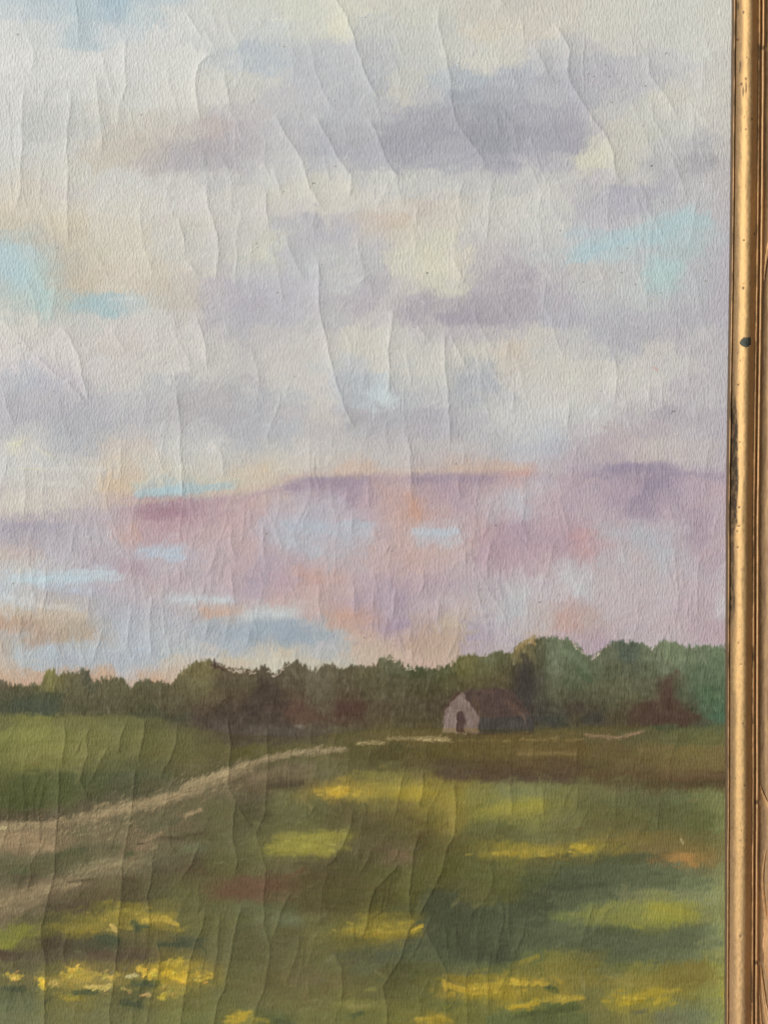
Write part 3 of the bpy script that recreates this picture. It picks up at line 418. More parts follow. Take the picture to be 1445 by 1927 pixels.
# ------------------------------------------------------------------ trees
top = [(-1300, 1290), (-600, 1270), (-200, 1290), (0, 1283), (40, 1291), (80, 1287), (88, 1260), (103, 1259), (110, 1272), (130, 1266), (150, 1268), (153, 1258), (168, 1260), (173, 1284),
       (192, 1277), (210, 1274), (233, 1278), (245, 1294), (262, 1283), (285, 1279), (308, 1284), (322, 1292), (336, 1270), (350, 1256), (372, 1246),
       (390, 1243), (410, 1251), (440, 1259), (480, 1261), (500, 1254), (516, 1267), (526, 1264), (536, 1249), (560, 1246), (576, 1255), (590, 1262),
       (606, 1251), (626, 1250), (640, 1258), (662, 1254), (692, 1255), (706, 1249), (716, 1239), (735, 1234), (750, 1244), (766, 1254), (800, 1258),
       (840, 1255), (860, 1240), (880, 1231), (900, 1236), (916, 1232), (932, 1227), (950, 1226), (962, 1228), (976, 1214), (990, 1206), (1010, 1200),
       (1040, 1199), (1070, 1204), (1090, 1218), (1104, 1234), (1112, 1238), (1121, 1230), (1140, 1215), (1160, 1207), (1190, 1207), (1210, 1214),
       (1226, 1221), (1240, 1210), (1256, 1204), (1276, 1212), (1300, 1219), (1330, 1215), (1400, 1219)]
bot = [(-1300, 1350), (0, 1344), (200, 1346), (300, 1350), (360, 1366), (440, 1382), (560, 1388), (640, 1378), (760, 1370), (1000, 1372), (1180, 1364), (1300, 1366), (1400, 1362)]
te = np.interp(X, [p[0] for p in top], [p[1] for p in top])
be = np.interp(X, [p[0] for p in bot], [p[1] for p in bot])
frng = 4.5 * vnoise(X / 3.2, Y / 11, 51) + 3.5 * vnoise(X / 8, Y / 9, 52) + 2 * vnoise(X / 1.9, Y / 6, 53)
tu = sstep(-3.5, 3.5, Y - te + frng)
td = 1 - sstep(-7, 7, Y - be + 4 * vnoise(X / 9, Y / 5, 54))
ta = tu * td
tx_ = X + 7 * fbm(X / 16, Y / 16, 55) + 3 * vnoise(X / 4, Y / 10, 56)
ty_ = Y + 5 * fbm(X / 14, Y / 12, 57)
tcol = sample(treef, tx_, ty_)
tcol = tcol + (7.5 * vnoise(X / 2.6, Y / 12, 58) + 6 * vnoise(X / 8, Y / 8, 59) + 2)[..., None] * np.array([1, 1, .8])
C[:] = C * (1 - ta[..., None]) + tcol * ta[..., None]
H += .25 * ta
R[ta > .5] = RID['painted_tree_line']
for c0, c1 in [(972, 1110), (1112, 1232), (1236, 1400)]:
    R[(ta > .5) & (X > c0 + 5 * vnoise(X * 0, Y / 14, c0)) & (X < c1 + 5 * vnoise(X * 0, Y / 14, c1)) & (Y < be - 4)] = RID['painted_tree'] * 100 + c0 if False else RID['painted_tree']
TREE_CUTS = [1111, 1234]

# foliage flicks
r_ = np.random.default_rng(5)
for k in range(1500):
    x = r_.uniform(-15, 1385)
    t0 = np.interp(x, [p[0] for p in top], [p[1] for p in top]); b0 = np.interp(x, [p[0] for p in bot], [p[1] for p in bot])
    y = r_.uniform(t0 + 2, b0 - 8)
    col = sample(treef, np.array([x + r_.normal(0, 4)]), np.array([y + r_.normal(0, 4)]))[0] + r_.normal(2 if y < t0 + 30 else -1, 7)
    L = r_.uniform(4, 13); t = r_.normal(1.45, .35)
    stroke([(x, y), (x + math.cos(t) * L, y + math.sin(t) * L)], r_.uniform(1.4, 3.4), col + r_.choice([0, 0, 12]), .55, .7, .4, hgt=.2)
for k in range(260):       # broken edge against the sky
    x = r_.uniform(-15, 1375)
    t0 = np.interp(x, [p[0] for p in top], [p[1] for p in top])
    col = sample(treef, np.array([x]), np.array([t0 + 8]))[0] + r_.normal(3, 7)
    stroke([(x, t0 + r_.uniform(-5, 3)), (x + r_.normal(0, 2), t0 + r_.uniform(3, 8))], r_.uniform(1.1, 2.4), col, .65, .6, .4, hgt=.2)
for k in range(70):
    x = r_.choice([r_.uniform(500, 545), r_.uniform(730, 780), r_.uniform(1080, 1130), r_.uniform(430, 480)])
    t0 = np.interp(x, [p[0] for p in top], [p[1] for p in top])
    stroke([(x - 2, t0 + r_.uniform(0, 8)), (x + 2, t0 + r_.uniform(0, 8))], r_.uniform(.9, 1.7), (196, 180, 158), .6, .5, .3, hgt=.3)
# small dark conifer tip
for a_, b_ in [((404, 1240), (405, 1258)), ((399, 1245), (411, 1249)), ((397, 1251), (414, 1256)), ((410, 1252), (422, 1262))]:
    stroke([a_, b_], 2.6, (74, 54, 50), .8, .6)
stroke([(155, 1262), (166, 1278)], 7, (84, 88, 72), .6, .7)
stroke([(94, 1264), (96, 1296)], 9, (124, 120, 60), .55, .75)
stroke([(972, 1222), (990, 1206), (1004, 1200)], 6, (150, 124, 70), .7, .7)
stroke([(998, 1205), (1006, 1212)], 4, (178, 140, 78), .6, .6)
for x0, y0, x1, y1, w, c in [(985, 1235, 1003, 1300, 12, (54, 52, 52)), (975, 1270, 995, 1320, 12, (58, 54, 54)), (1075, 1225, 1105, 1262, 9, (94, 114, 84)),
                             (1055, 1225, 1075, 1232, 8, (108, 124, 94)), (1088, 1262, 1108, 1280, 9, (66, 92, 62)), (1150, 1212, 1195, 1220, 9, (78, 92, 74)),
                             (1255, 1285, 1250, 1315, 11, (82, 62, 52)), (1262, 1280, 1274, 1266, 9, (84, 68, 56)), (1258, 1300, 1256, 1335, 11, (78, 58, 50))]:
    stroke([(x0, y0), (x1, y1)], w, c, .6, .75)
RB = 'painted_red_bush'
area([(1186, 1350), (1190, 1330), (1215, 1318), (1240, 1322), (1262, 1310), (1275, 1318), (1290, 1338), (1322, 1350), (1300, 1358), (1240, 1360), (1200, 1358)], (76, 57, 48), .75, 11, region=RB)
for x0, y0, x1, y1, w, c in [(1098, 1354, 1122, 1352, 7, (56, 58, 56)), (1014, 1350, 1045, 1356, 8, (58, 62, 60)), (540, 1340, 590, 1345, 12, (94, 66, 56)),
                             (640, 1335, 680, 1330, 14, (80, 54, 46)), (480, 1290, 540, 1320, 18, (68, 56, 48)), (560, 1366, 572, 1370, 5, (120, 116, 104)),
                             (410, 1372, 480, 1384, 9, (84, 72, 64)), (480, 1376, 600, 1378, 8, (84, 76, 66)), (1325, 1345, 1365, 1352, 9, (60, 100, 74)),
                             (30, 1322, 110, 1318, 14, (64, 78, 60))]:
    stroke([(x0, y0), (x1, y1)], w, c, .55, .8)

# ------------------------------------------------------------------ barn
area([(866, 1305), (882, 1297), (958, 1295), (974, 1312), (1002, 1347), (1004, 1352), (905, 1352), (884, 1328)], (78, 62, 58), .95, 4, 'painted_barn_roof')
stroke([(862, 1304), (834, 1338)], 4, (80, 56, 50), .7, .7)
for x0, y0, x1, y1, w, c in [(890, 1310, 905, 1345, 7, (92, 70, 54)), (955, 1318, 978, 1342, 8, (98, 70, 58)), (928, 1302, 945, 1338, 10, (80, 58, 62)), (960, 1310, 990, 1338, 3, (66, 50, 50)), (900, 1300, 930, 1302, 4, (92, 68, 60))]:
    stroke([(x0, y0), (x1, y1)], w, c, .5, .8)
area([(900, 1351), (1000, 1346), (1006, 1360), (1004, 1377), (960, 1380), (898, 1381)], (66, 62, 62), .95, 3, 'painted_barn_side')
for k in range(14):
    x = 906 + k * 7 + r_.normal(0, 1.5)
    stroke([(x, 1353), (x + 1.5, 1376)], 1.6, (66 + r_.normal(6, 8),) * 3, .45, .6)
stroke([(986, 1352), (993, 1377)], 2, (104, 90, 84), .5, .6)
stroke([(978, 1340), (988, 1352)], 3, (112, 88, 76), .5, .7)
area([(868.5, 1302), (851, 1319), (836, 1339), (833, 1379), (866, 1381), (900, 1382), (902, 1352)], (128, 107, 100), .95, 3, 'painted_barn_gable', jit=10)
stroke([(838, 1375), (842, 1345)], 4, (146, 126, 124), .6, .7); stroke([(850, 1375), (852, 1350)], 4, (140, 120, 118), .6, .7)
stroke([(880, 1345), (892, 1374)], 5, (128, 108, 106), .5, .7)
area([(862, 1341), (870, 1340), (874, 1352), (874, 1378), (858, 1378), (859, 1352)], (76, 56, 56), .95, 2.5, 'painted_barn_doorway')
stroke([(857, 1350), (856, 1376)], 1.6, (152, 132, 124), .7, .5)
stroke([(876, 1352), (878, 1377)], 2.4, (100, 80, 76), .5, .6)
stroke([(880, 1381), (1000, 1380)], 4, (80, 66, 46), .55, .8)

# ------------------------------------------------------------------ fields, track
def scumble(pts, w, col, n, a=.6, ang=.1, ln=(3, 9), cj=9, region=None):
    """dry-brush: many short bristle marks scattered along a path"""
    r = np.random.default_rng(len(pts) * 97 + int(pts[0][0]) + int(w * 10))
    seg = [math.hypot(q[0] - p[0], q[1] - p[1]) for p, q in zip(pts[:-1], pts[1:])]
    cum = np.concatenate([[0], np.cumsum(seg)])
    for k in range(n):
        t = r.uniform(0, cum[-1])
        x = np.interp(t, cum, [p[0] for p in pts]); y = np.interp(t, cum, [p[1] for p in pts]) + r.normal(0, w * .45)
        L = r.uniform(*ln); g = ang + r.normal(0, .3); v = r.normal(0, cj)
        stroke([(x, y), (x + math.cos(g) * L, y - math.sin(g) * L)], r.uniform(1.0, 2.3), (col[0] + v, col[1] + v, col[2] + v * .8), a * r.uniform(.5, 1.2), .65, .4, .35, region)
TK = 'painted_track'
lf = (Y > be) & (Y < np.interp(X, [-1300, 0, 80, 150, 250, 330, 380, 440, 500, 560, 640, 641], [1600, 1553, 1545, 1530, 1508, 1488, 1468, 1438, 1418, 1408, 1400, 0]))
R[lf] = RID['painted_field']
bf = (Y > be) & (X > 640) & (Y < np.interp(X, [640, 700, 800, 840, 1000, 1200, 1400], [1420, 1446, 1458, 1466, 1470, 1476, 1468]))
R[bf] = RID['painted_brown_field']
stroke([(835, 1462), (900, 1467), (1000, 1467), (1080, 1470)], 8, (82, 67, 54), .45, .9)
stroke([(1080, 1470), (1180, 1474), (1280, 1478), (1370, 1470)], 8, (84, 71, 52), .4, .9)
stroke([(1240, 1468), (1370, 1462)], 5, (98, 76, 56), .5, .8)
stroke([(975, 1419), (1030, 1417), (1085, 1419)], 6, (132, 112, 70), .5, .95)
for p_, w_, c_, n_ in [([(728, 1390), (790, 1389), (846, 1391)], 5, (146, 128, 88), 90), ([(670, 1400), (700, 1397), (722, 1400)], 5, (160, 142, 98), 34), ([(780, 1393), (846, 1393)], 3, (170, 150, 104), 30),
                       ([(1100, 1384), (1160, 1388), (1208, 1377)], 5, (142, 116, 88), 70), ([(975, 1392), (1030, 1393)], 4, (128, 108, 66), 24), ([(860, 1394), (960, 1394)], 5, (116, 100, 58), 40),
                       ([(1020, 1391), (1090, 1393)], 5, (120, 102, 62), 36)]:
    stroke(p_, w_, (c_[0] - 14, c_[1] - 12, c_[2] - 10), .5, .95, .6, .1)
    scumble(p_, w_ * .8, c_, n_, .45)
tr1 = [(650, 1410), (600, 1413), (550, 1418), (500, 1428), (460, 1442), (420, 1460)]
stroke(tr1, 8, (144, 126, 102), .75, .9, .5, .3, TK)
scumble(tr1, 7, (154, 136, 112), 160, .55, .4)
scumble([(470, 1440), (420, 1460), (370, 1482), (310, 1503), (240, 1520), (170, 1536), (100, 1550), (0, 1560)], 13, (160, 140, 121), 420, .5, .7)
scumble([(430, 1452), (390, 1466), (340, 1482)], 8, (158, 140, 122), 90, .55, .8)
scumble([(100, 1552), (50, 1555), (-5, 1559)], 8, (150, 132, 120), 90, .6, 1.1)
stroke([(470, 1440), (420, 1462), (370, 1484), (310, 1505), (240, 1522), (170, 1538)], 13, (152, 132, 114), .75, .85, .5, .35, TK)
stroke([(430, 1452), (390, 1466), (350, 1478)], 7, (156, 138, 122), .65, .75, .6, .4, TK)
stroke([(500, 1432), (450, 1452), (430, 1470)], 9, (126, 110, 86), .5, .85, .5, .3, TK)
stroke([(590, 1440), (520, 1450), (470, 1470)], 10, (122, 106, 84), .45, .85, .5, .3, TK)
stroke([(505, 1480), (570, 1472)], 6, (74, 62, 48), .55, .8)
stroke([(320, 1494), (280, 1510), (230, 1518)], 6, (150, 132, 108), .6, .75, .6, .4, TK)
stroke([(205, 1510), (180, 1518)], 3.5, (152, 132, 116), .6, .7, .6, .4, TK)
stroke([(170, 1536), (130, 1546), (90, 1550)], 9, (138, 122, 102), .6, .85, .5, .35, TK)
stroke([(100, 1552), (50, 1556), (-10, 1562)], 8, (140, 122, 112), .75, .8, .6, .4, TK)
stroke([(-8, 1559), (12, 1558)], 3.5, (190, 176, 168), .75, .6, .5, .5, TK)
stroke([(-8, 1590), (40, 1586), (100, 1590)], 15, (158, 132, 114), .78, .85, .5, .35, TK)
stroke([(-8, 1575), (60, 1572)], 8, (150, 126, 108), .6, .8, .5, .4, TK)
stroke([(100, 1588), (140, 1580)], 7, (122, 104, 84), .4, .8, .5, .3)
stroke([(-8, 1540), (60, 1543), (110, 1538)], 5, (72, 64, 46), .6, .8)
stroke([(-1290, 1760), (-600, 1700), (-10, 1570)], 26, (132, 112, 94), .8, .8)
stroke([(-10, 1600), (120, 1584), (260, 1560), (340, 1540)], 22, (128, 112, 90), .38, .95, .6, .2)
stroke([(-10, 1690), (120, 1655), (250, 1622)], 20, (126, 110, 88), .38, .95, .6, .2)
scumble([(-5, 1580), (120, 1572), (260, 1550)], 18, (142, 124, 102), 150, .4, .55)
scumble([(-5, 1700), (120, 1660), (250, 1620)], 16, (140, 124, 102), 150, .4, .5)
stroke([(350, 1534), (378, 1524)], 6, (160, 136, 114), .65, .75, .6, .4)
stroke([(270, 1582), (305, 1568)], 6, (152, 128, 104), .6, .75, .6, .4)
stroke([(258, 1594), (290, 1592)], 7, (138, 114, 96), .55, .8, .6, .4)
stroke([(285, 1598), (296, 1594)], 4, (152, 140, 122), .55, .7)
stroke([(150, 1640), (190, 1632), (235, 1620)], 8, (136, 124, 96), .65, .8, .6, .4, TK)
stroke([(235, 1628), (275, 1618)], 5, (132, 122, 96), .55, .8, .6, .4, TK)
stroke([(170, 1625), (205, 1618)], 4, (140, 128, 98), .5, .7, .6, .4)
stroke([(-10, 1705), (40, 1690), (90, 1672), (150, 1660)], 15, (144, 126, 108), .7, .9, .6, .35, TK)
stroke([(-10, 1722), (40, 1712), (80, 1692)], 10, (134, 118, 102), .65, .85, .6, .35, TK)
stroke([(20, 1712), (5, 1745)], 8, (118, 104, 88), .4, .8, .6, .35)
stroke([(-1290, 1950), (-500, 1870), (-10, 1712)], 24, (124, 108, 90), .8, .8)
stroke([(70, 1648), (25, 1654)], 8, (84, 76, 58), .5, .8); stroke([(130, 1660), (180, 1654)], 4, (84, 76, 54), .5, .8)
stroke([(260, 1588), (272, 1587)], 3, (78, 66, 48), .6, .7); stroke([(300, 1578), (345, 1576)], 6, (80, 70, 50), .5, .8)
stroke([(330, 1578), (390, 1566)], 4, (84, 74, 54), .45, .8)
stroke([(240, 1608), (248, 1606)], 6, (78, 86, 56), .6, .8)
stroke([(110, 1608), (160, 1600)], 9, (84, 88, 60), .5, .8)
stroke([(20, 1642), (50, 1640)], 5, (76, 84, 58), .5, .8)
stroke([(290, 1552), (330, 1545)], 10, (86, 90, 62), .5, .85)
stroke([(335, 1604), (375, 1594)], 10, (106, 108, 80), .5, .85)
stroke([(-8, 1780), (10, 1795), (40, 1796)], 7, (84, 66, 56), .45, .85)

# meadow: greens, reds and the yellow flowers
YF = 'painted_yellow_flowers'
stroke([(418, 1672), (470, 1662), (530, 1668)], 14, (106, 80, 62), .6, .85)
stroke([(420, 1682), (470, 1678)], 8, (104, 74, 60), .5, .85)
stroke([(505, 1600), (560, 1582), (650, 1567)], 13, (142, 136, 60), .7, .75, region=YF)
stroke([(520, 1605), (600, 1596), (615, 1605)], 9, (146, 138, 58), .6, .8, region=YF)
stroke([(590, 1490), (640, 1482), (700, 1480)], 13, (148, 128, 60), .5, .85)
stroke([(622, 1490), (654, 1487)], 8, (196, 160, 50), .8, .7, region=YF, hgt=.4)
stroke([(660, 1492), (760, 1488), (795, 1482)], 13, (152, 136, 54), .5, .85, region=YF)
stroke([(755, 1495), (795, 1492)], 14, (158, 138, 48), .55, .8, region=YF)
stroke([(740, 1460), (660, 1456)], 9, (130, 122, 58), .5, .85)
stroke([(800, 1500), (855, 1510), (858, 1560)], 12, (140, 124, 54), .45, .85, region=YF)
stroke([(895, 1530), (960, 1522), (1020, 1516)], 12, (144, 136, 58), .6, .8, region=YF)
stroke([(905, 1610), (960, 1606), (1000, 1600), (1060, 1600)], 8, (156, 138, 52), .5, .9, region=YF, hgt=.2)
stroke([(980, 1612), (1025, 1608)], 6, (152, 136, 52), .6, .8, region=YF)
stroke([(1080, 1592), (1112, 1598)], 7, (170, 146, 46), .7, .75, region=YF, hgt=.4)
stroke([(1112, 1582), (1220, 1584)], 6, (124, 110, 60), .4, .85)
stroke([(1255, 1618), (1290, 1612), (1310, 1630)], 9, (162, 122, 68), .65, .8)
stroke([(1281, 1578), (1285, 1588)], 2.6, (176, 160, 116), .7, .6, hgt=.6)
stroke([(735, 1607), (760, 1604)], 7, (116, 94, 70), .55, .8)
stroke([(648, 1752), (700, 1742), (770, 1738)], 11, (140, 126, 50), .6, .85, region=YF)
stroke([(690, 1762), (730, 1756), (760, 1752)], 8, (150, 132, 46), .6, .8, region=YF)
stroke([(776, 1752), (794, 1742)], 4.5, (184, 156, 50), .8, .65, region=YF, hgt=.6)
stroke([(702, 1757), (722, 1756)], 3, (160, 128, 50), .6, .7)
stroke([(660, 1790), (740, 1782)], 10, (80, 86, 64), .5, .85)
stroke([(800, 1700), (850, 1690), (830, 1760), (900, 1790)], 24, (70, 76, 58), .5, .9)
stroke([(855, 1790), (930, 1800)], 12, (62, 80, 64), .6, .85)
stroke([(900, 1740), (1010, 1740)], 24, (78, 86, 72), .4, .9)
stroke([(850, 1705), (862, 1692)], 4, (112, 108, 72), .55, .7)
stroke([(890, 1705), (930, 1700)], 6, (108, 106, 62), .45, .8)
stroke([(1040, 1725), (1120, 1718), (1180, 1735), (1250, 1740)], 12, (126, 128, 66), .5, .85)
stroke([(1185, 1740), (1210, 1746)], 5, (140, 138, 58), .5, .8)
stroke([(1230, 1705), (1290, 1718), (1310, 1722)], 12, (146, 140, 54), .55, .85, region=YF)
stroke([(1120, 1720), (1160, 1700)], 9, (132, 130, 66), .5, .85)
stroke([(1100, 1770), (1200, 1778), (1310, 1760)], 18, (86, 96, 74), .5, .85)
stroke([(1140, 1808), (1220, 1800)], 8, (88, 98, 70), .5, .85)
stroke([(1165, 1640), (1240, 1646)], 10, (78, 88, 66), .45, .85)
stroke([(1020, 1668), (1060, 1672), (1140, 1664)], 8, (70, 76, 60), .45, .85)
stroke([(1130, 1620), (1220, 1610), (1260, 1622)], 9, (78, 86, 62), .45, .85)
stroke([(980, 1812), (1012, 1800)], 7, (144, 128, 50), .6, .8, region=YF)
stroke([(838, 1852), (870, 1862), (905, 1868)], 7, (182, 150, 46), .75, .7, region=YF, hgt=.5)
stroke([(905, 1862), (935, 1852), (965, 1846)], 9, (170, 146, 48), .65, .8, region=YF, hgt=.4)
stroke([(835, 1845), (840, 1862)], 5, (178, 148, 56), .6, .75, region=YF, hgt=.5)
stroke([(905, 1868), (960, 1872), (970, 1890)], 11, (150, 132, 42), .5, .85, region=YF)
stroke([(965, 1845), (978, 1852)], 5, (196, 164, 52), .8, .65, region=YF, hgt=.6)
stroke([(1004, 1850), (1020, 1846)], 6, (168, 138, 54), .7, .75, region=YF, hgt=.4)
stroke([(1038, 1838), (1060, 1850)], 6, (164, 140, 52), .6, .75, region=YF, hgt=.4)
stroke([(1028, 1856), (1044, 1864)], 7, (62, 78, 50), .7, .75)
stroke([(1026, 1880), (1060, 1882), (1096, 1876)], 7, (164, 142, 52), .75, .75, region=YF, hgt=.5)
stroke([(960, 1896), (985, 1892), (1012, 1884)], 7, (174, 148, 42), .75, .75, region=YF, hgt=.5)
stroke([(970, 1912), (1020, 1904), (1090, 1896)], 7, (66, 82, 48), .6, .8)
stroke([(1165, 1884), (1210, 1872), (1240, 1862)], 9, (164, 142, 40), .65, .8, region=YF, hgt=.4)
stroke([(1165, 1890), (1190, 1886)], 5, (170, 146, 34), .6, .8, region=YF)
stroke([(1256, 1866), (1280, 1862)], 5, (166, 142, 50), .65, .75, region=YF, hgt=.4)
stroke([(1215, 1890), (1260, 1880)], 7, (146, 132, 48), .5, .85, region=YF)
stroke([(1190, 1906), (1215, 1902)], 6, (92, 92, 72), .6, .8)
stroke([(1240, 1846), (1340, 1832)], 14, (122, 112, 54), .45, .9)
stroke([(1376, 1560), (1372, 1700), (1376, 1800), (1370, 1925)], 13, (142, 146, 84), .45, .95)  # gold bounce light from the frame, painted into the canvas edge
stroke([(1362, 1870), (1366, 1890)], 8, (158, 148, 60), .5, .85)
stroke([(1090, 1830), (1100, 1860)], 5, (128, 122, 76), .5, .8)
stroke([(655, 1895), (690, 1893), (705, 1890)], 5, (138, 132, 78), .6, .75, hgt=.5)
stroke([(690, 1862), (708, 1862)], 5, (128, 122, 64), .55, .8)
stroke([(665, 1912), (680, 1906)], 7, (62, 84, 58), .65, .8)
stroke([(780, 1905), (790, 1892)], 4, (124, 122, 66), .5, .75)
stroke([(785, 1920), (830, 1914), (850, 1922)], 7, (160, 138, 48), .7, .8, region=YF, hgt=.4)
stroke([(430, 1925), (448, 1912), (470, 1906)], 9, (182, 156, 50), .75, .75, region=YF, hgt=.5)
stroke([(478, 1916), (505, 1922)], 5, (168, 148, 56), .6, .8, region=YF)
stroke([(515, 1920), (555, 1928)], 6, (64, 84, 56), .6, .8)
stroke([(540, 1735), (562, 1730)], 9, (108, 114, 86), .5, .85)
for cx_, cy_, sx_, sy_, n_, c_ in [(900, 1862, 50, 9, 26, (172, 146, 48)), (985, 1852, 24, 10, 12, (186, 156, 52)), (1060, 1880, 34, 6, 14, (166, 144, 54)), (985, 1893, 24, 6, 12, (174, 148, 44)), (1200, 1876, 46, 12, 22, (160, 138, 42)),
                               (720, 1750, 60, 9, 24, (148, 130, 48)), (980, 1606, 70, 5, 20, (164, 142, 52)), (640, 1487, 40, 6, 16, (178, 148, 54)), (450, 1916, 22, 7, 10, (184, 156, 52)), (820, 1916, 30, 5, 10, (162, 140, 48)),
                               (1090, 1596, 22, 5, 8, (170, 146, 48)), (250, 1725, 50, 16, 26, (150, 132, 56)), (170, 1748, 40, 8, 14, (140, 124, 54)), (580, 1588, 55, 14, 20, (146, 138, 60))]:
    for k in range(n_):
        fx = r_.normal(cx_, sx_ * .6); fy = r_.normal(cy_, sy_ * .6); v = r_.normal(0, 9)
        stroke([(fx - r_.uniform(2, 7), fy + r_.normal(0, 1.5)), (fx + r_.uniform(2, 7), fy)], r_.uniform(2.4, 5), (c_[0] + v, c_[1] + v, c_[2] + v * .6), .55, .75, .5, .3)
# left flowers
stroke([(-8, 1782), (25, 1776), (40, 1760)], 9, (132, 132, 54), .65, .8, region=YF)
stroke([(95, 1742), (150, 1748), (190, 1740)], 9, (130, 118, 54), .6, .85, region=YF)
stroke([(150, 1752), (190, 1738)], 8, (142, 126, 52), .6, .8, region=YF)
stroke([(205, 1708), (215, 1740), (225, 1700)], 8, (138, 126, 54), .55, .85, region=YF)
stroke([(235, 1712), (270, 1722)], 8, (150, 134, 56), .6, .8, region=YF)
stroke([(210, 1742), (220, 1752)], 5, (190, 160, 86), .75, .65, region=YF, hgt=.6)
stroke([(272, 1732), (310, 1728), (335, 1740)], 6, (186, 158, 62), .75, .7, region=YF, hgt=.5)
stroke([(285, 1722), (315, 1730)], 6, (168, 146, 60), .6, .75, region=YF, hgt=.4)
stroke([(290, 1745), (345, 1750)], 6, (136, 122, 56), .6, .85, region=YF)
for x0, y0, x1, y1, w in [(252, 1735, 260, 1748, 8), (262, 1744, 280, 1742, 5), (185, 1766, 222, 1768, 9), (330, 1778, 356, 1774, 6), (345, 1768, 350, 1782, 4), (252, 1850, 296, 1852, 9),
                          (232, 1886, 262, 1890, 7), (10, 1862, 45, 1860, 7), (140, 1868, 180, 1866, 7), (300, 1776, 340, 1780, 6)]:
    stroke([(x0, y0), (x1, y1)], w, (58, 76, 60), .62, .75)
stroke([(84, 1775), (110, 1765), (130, 1790)], 10, (80, 68, 54), .5, .85)
stroke([(160, 1792), (205, 1796)], 7, (88, 74, 58), .5, .85); stroke([(230, 1788), (290, 1790)], 10, (92, 78, 60), .5, .85)
for x0, y0, x1, y1, w, c in [(14, 1834, 42, 1838, 6, (208, 174, 62)), (24, 1843, 34, 1840, 4, (206, 172, 66)), (76, 1842, 84, 1856, 7, (212, 178, 52)), (92, 1852, 108, 1846, 5, (188, 164, 84)),
                             (132, 1826, 152, 1824, 8, (212, 178, 62)), (118, 1836, 170, 1838, 8, (180, 156, 60)), (160, 1830, 190, 1834, 6, (170, 148, 64)), (195, 1840, 226, 1834, 6, (188, 162, 66)),
                             (162, 1858, 198, 1858, 5, (202, 178, 92)), (190, 1864, 208, 1854, 4, (190, 170, 86)), (238, 1838, 258, 1836, 4.5, (184, 176, 116)), (262, 1824, 282, 1832, 8, (200, 166, 54)),
                             (284, 1838, 294, 1826, 7, (206, 172, 58)), (310, 1812, 345, 1808, 9, (180, 154, 50)), (316, 1832, 346, 1838, 11, (204, 168, 44)), (360, 1836, 395, 1838, 9, (178, 150, 52)),
                             (375, 1846, 395, 1840, 5, (186, 154, 56)), (105, 1872, 150, 1880, 8, (150, 134, 54)), (230, 1860, 245, 1866, 5, (160, 138, 76)), (266, 1873, 282, 1872, 5, (176, 146, 86)),
                             (302, 1878, 312, 1872, 6, (190, 164, 54)), (315, 1872, 350, 1866, 8, (152, 136, 56)), (300, 1858, 330, 1858, 6, (148, 134, 60))]:
    stroke([(x0, y0), (x1, y1)], w * .9, c, .75, .65, .5, .5, YF, .7)
    for k in range(4):
        fx = r_.uniform(min(x0, x1), max(x0, x1)); fy = r_.uniform(min(y0, y1), max(y0, y1)) + r_.normal(0, w * .6)
        stroke([(fx - 2, fy + 1), (fx + r_.uniform(1, 5), fy - r_.uniform(0, 3))], r_.uniform(1.4, 3), (c[0] + r_.normal(0, 14), c[1] + r_.normal(3, 8), c[2] + r_.normal(6, 8)), .65, .6, .4, .6)
# light dry-brush flicks on the bare track
for k in range(320):
    t = r_.uniform(0, 1); x = r_.uniform(-10, 480)
    y = np.interp(x, [0, 150, 300, 480], [1575, 1555, 1510, 1450]) + r_.normal(0, 17)
    if r_.random() < .35: y = np.interp(x, [0, 150, 300], [1710, 1650, 1612]) + r_.normal(0, 12)
    if x > 300 and y > 1590: continue
    L = r_.uniform(4, 12)
    v = r_.normal(0, 16)
    stroke([(x, y), (x + L * .8, y - L * .6)], r_.uniform(1.1, 2.2), (142 + v, 126 + v * .95, 104 + v * .85), .45, .6, .4, hgt=.45)
for k in range(900):      # short vertical bristle flicks in the grass
    x = r_.uniform(-15, 1385); y = r_.uniform(1390, 1940)
    sl = win(x, x + 2, y, y + 2)
    if C[sl].size == 0: continue
    c0 = C[sl][0, 0] + r_.normal(0, 6)
    stroke([(x, y), (x + r_.normal(0, 2), y + r_.uniform(5, 12))], r_.uniform(1, 2), c0, .6, .6, .4, hgt=.25)

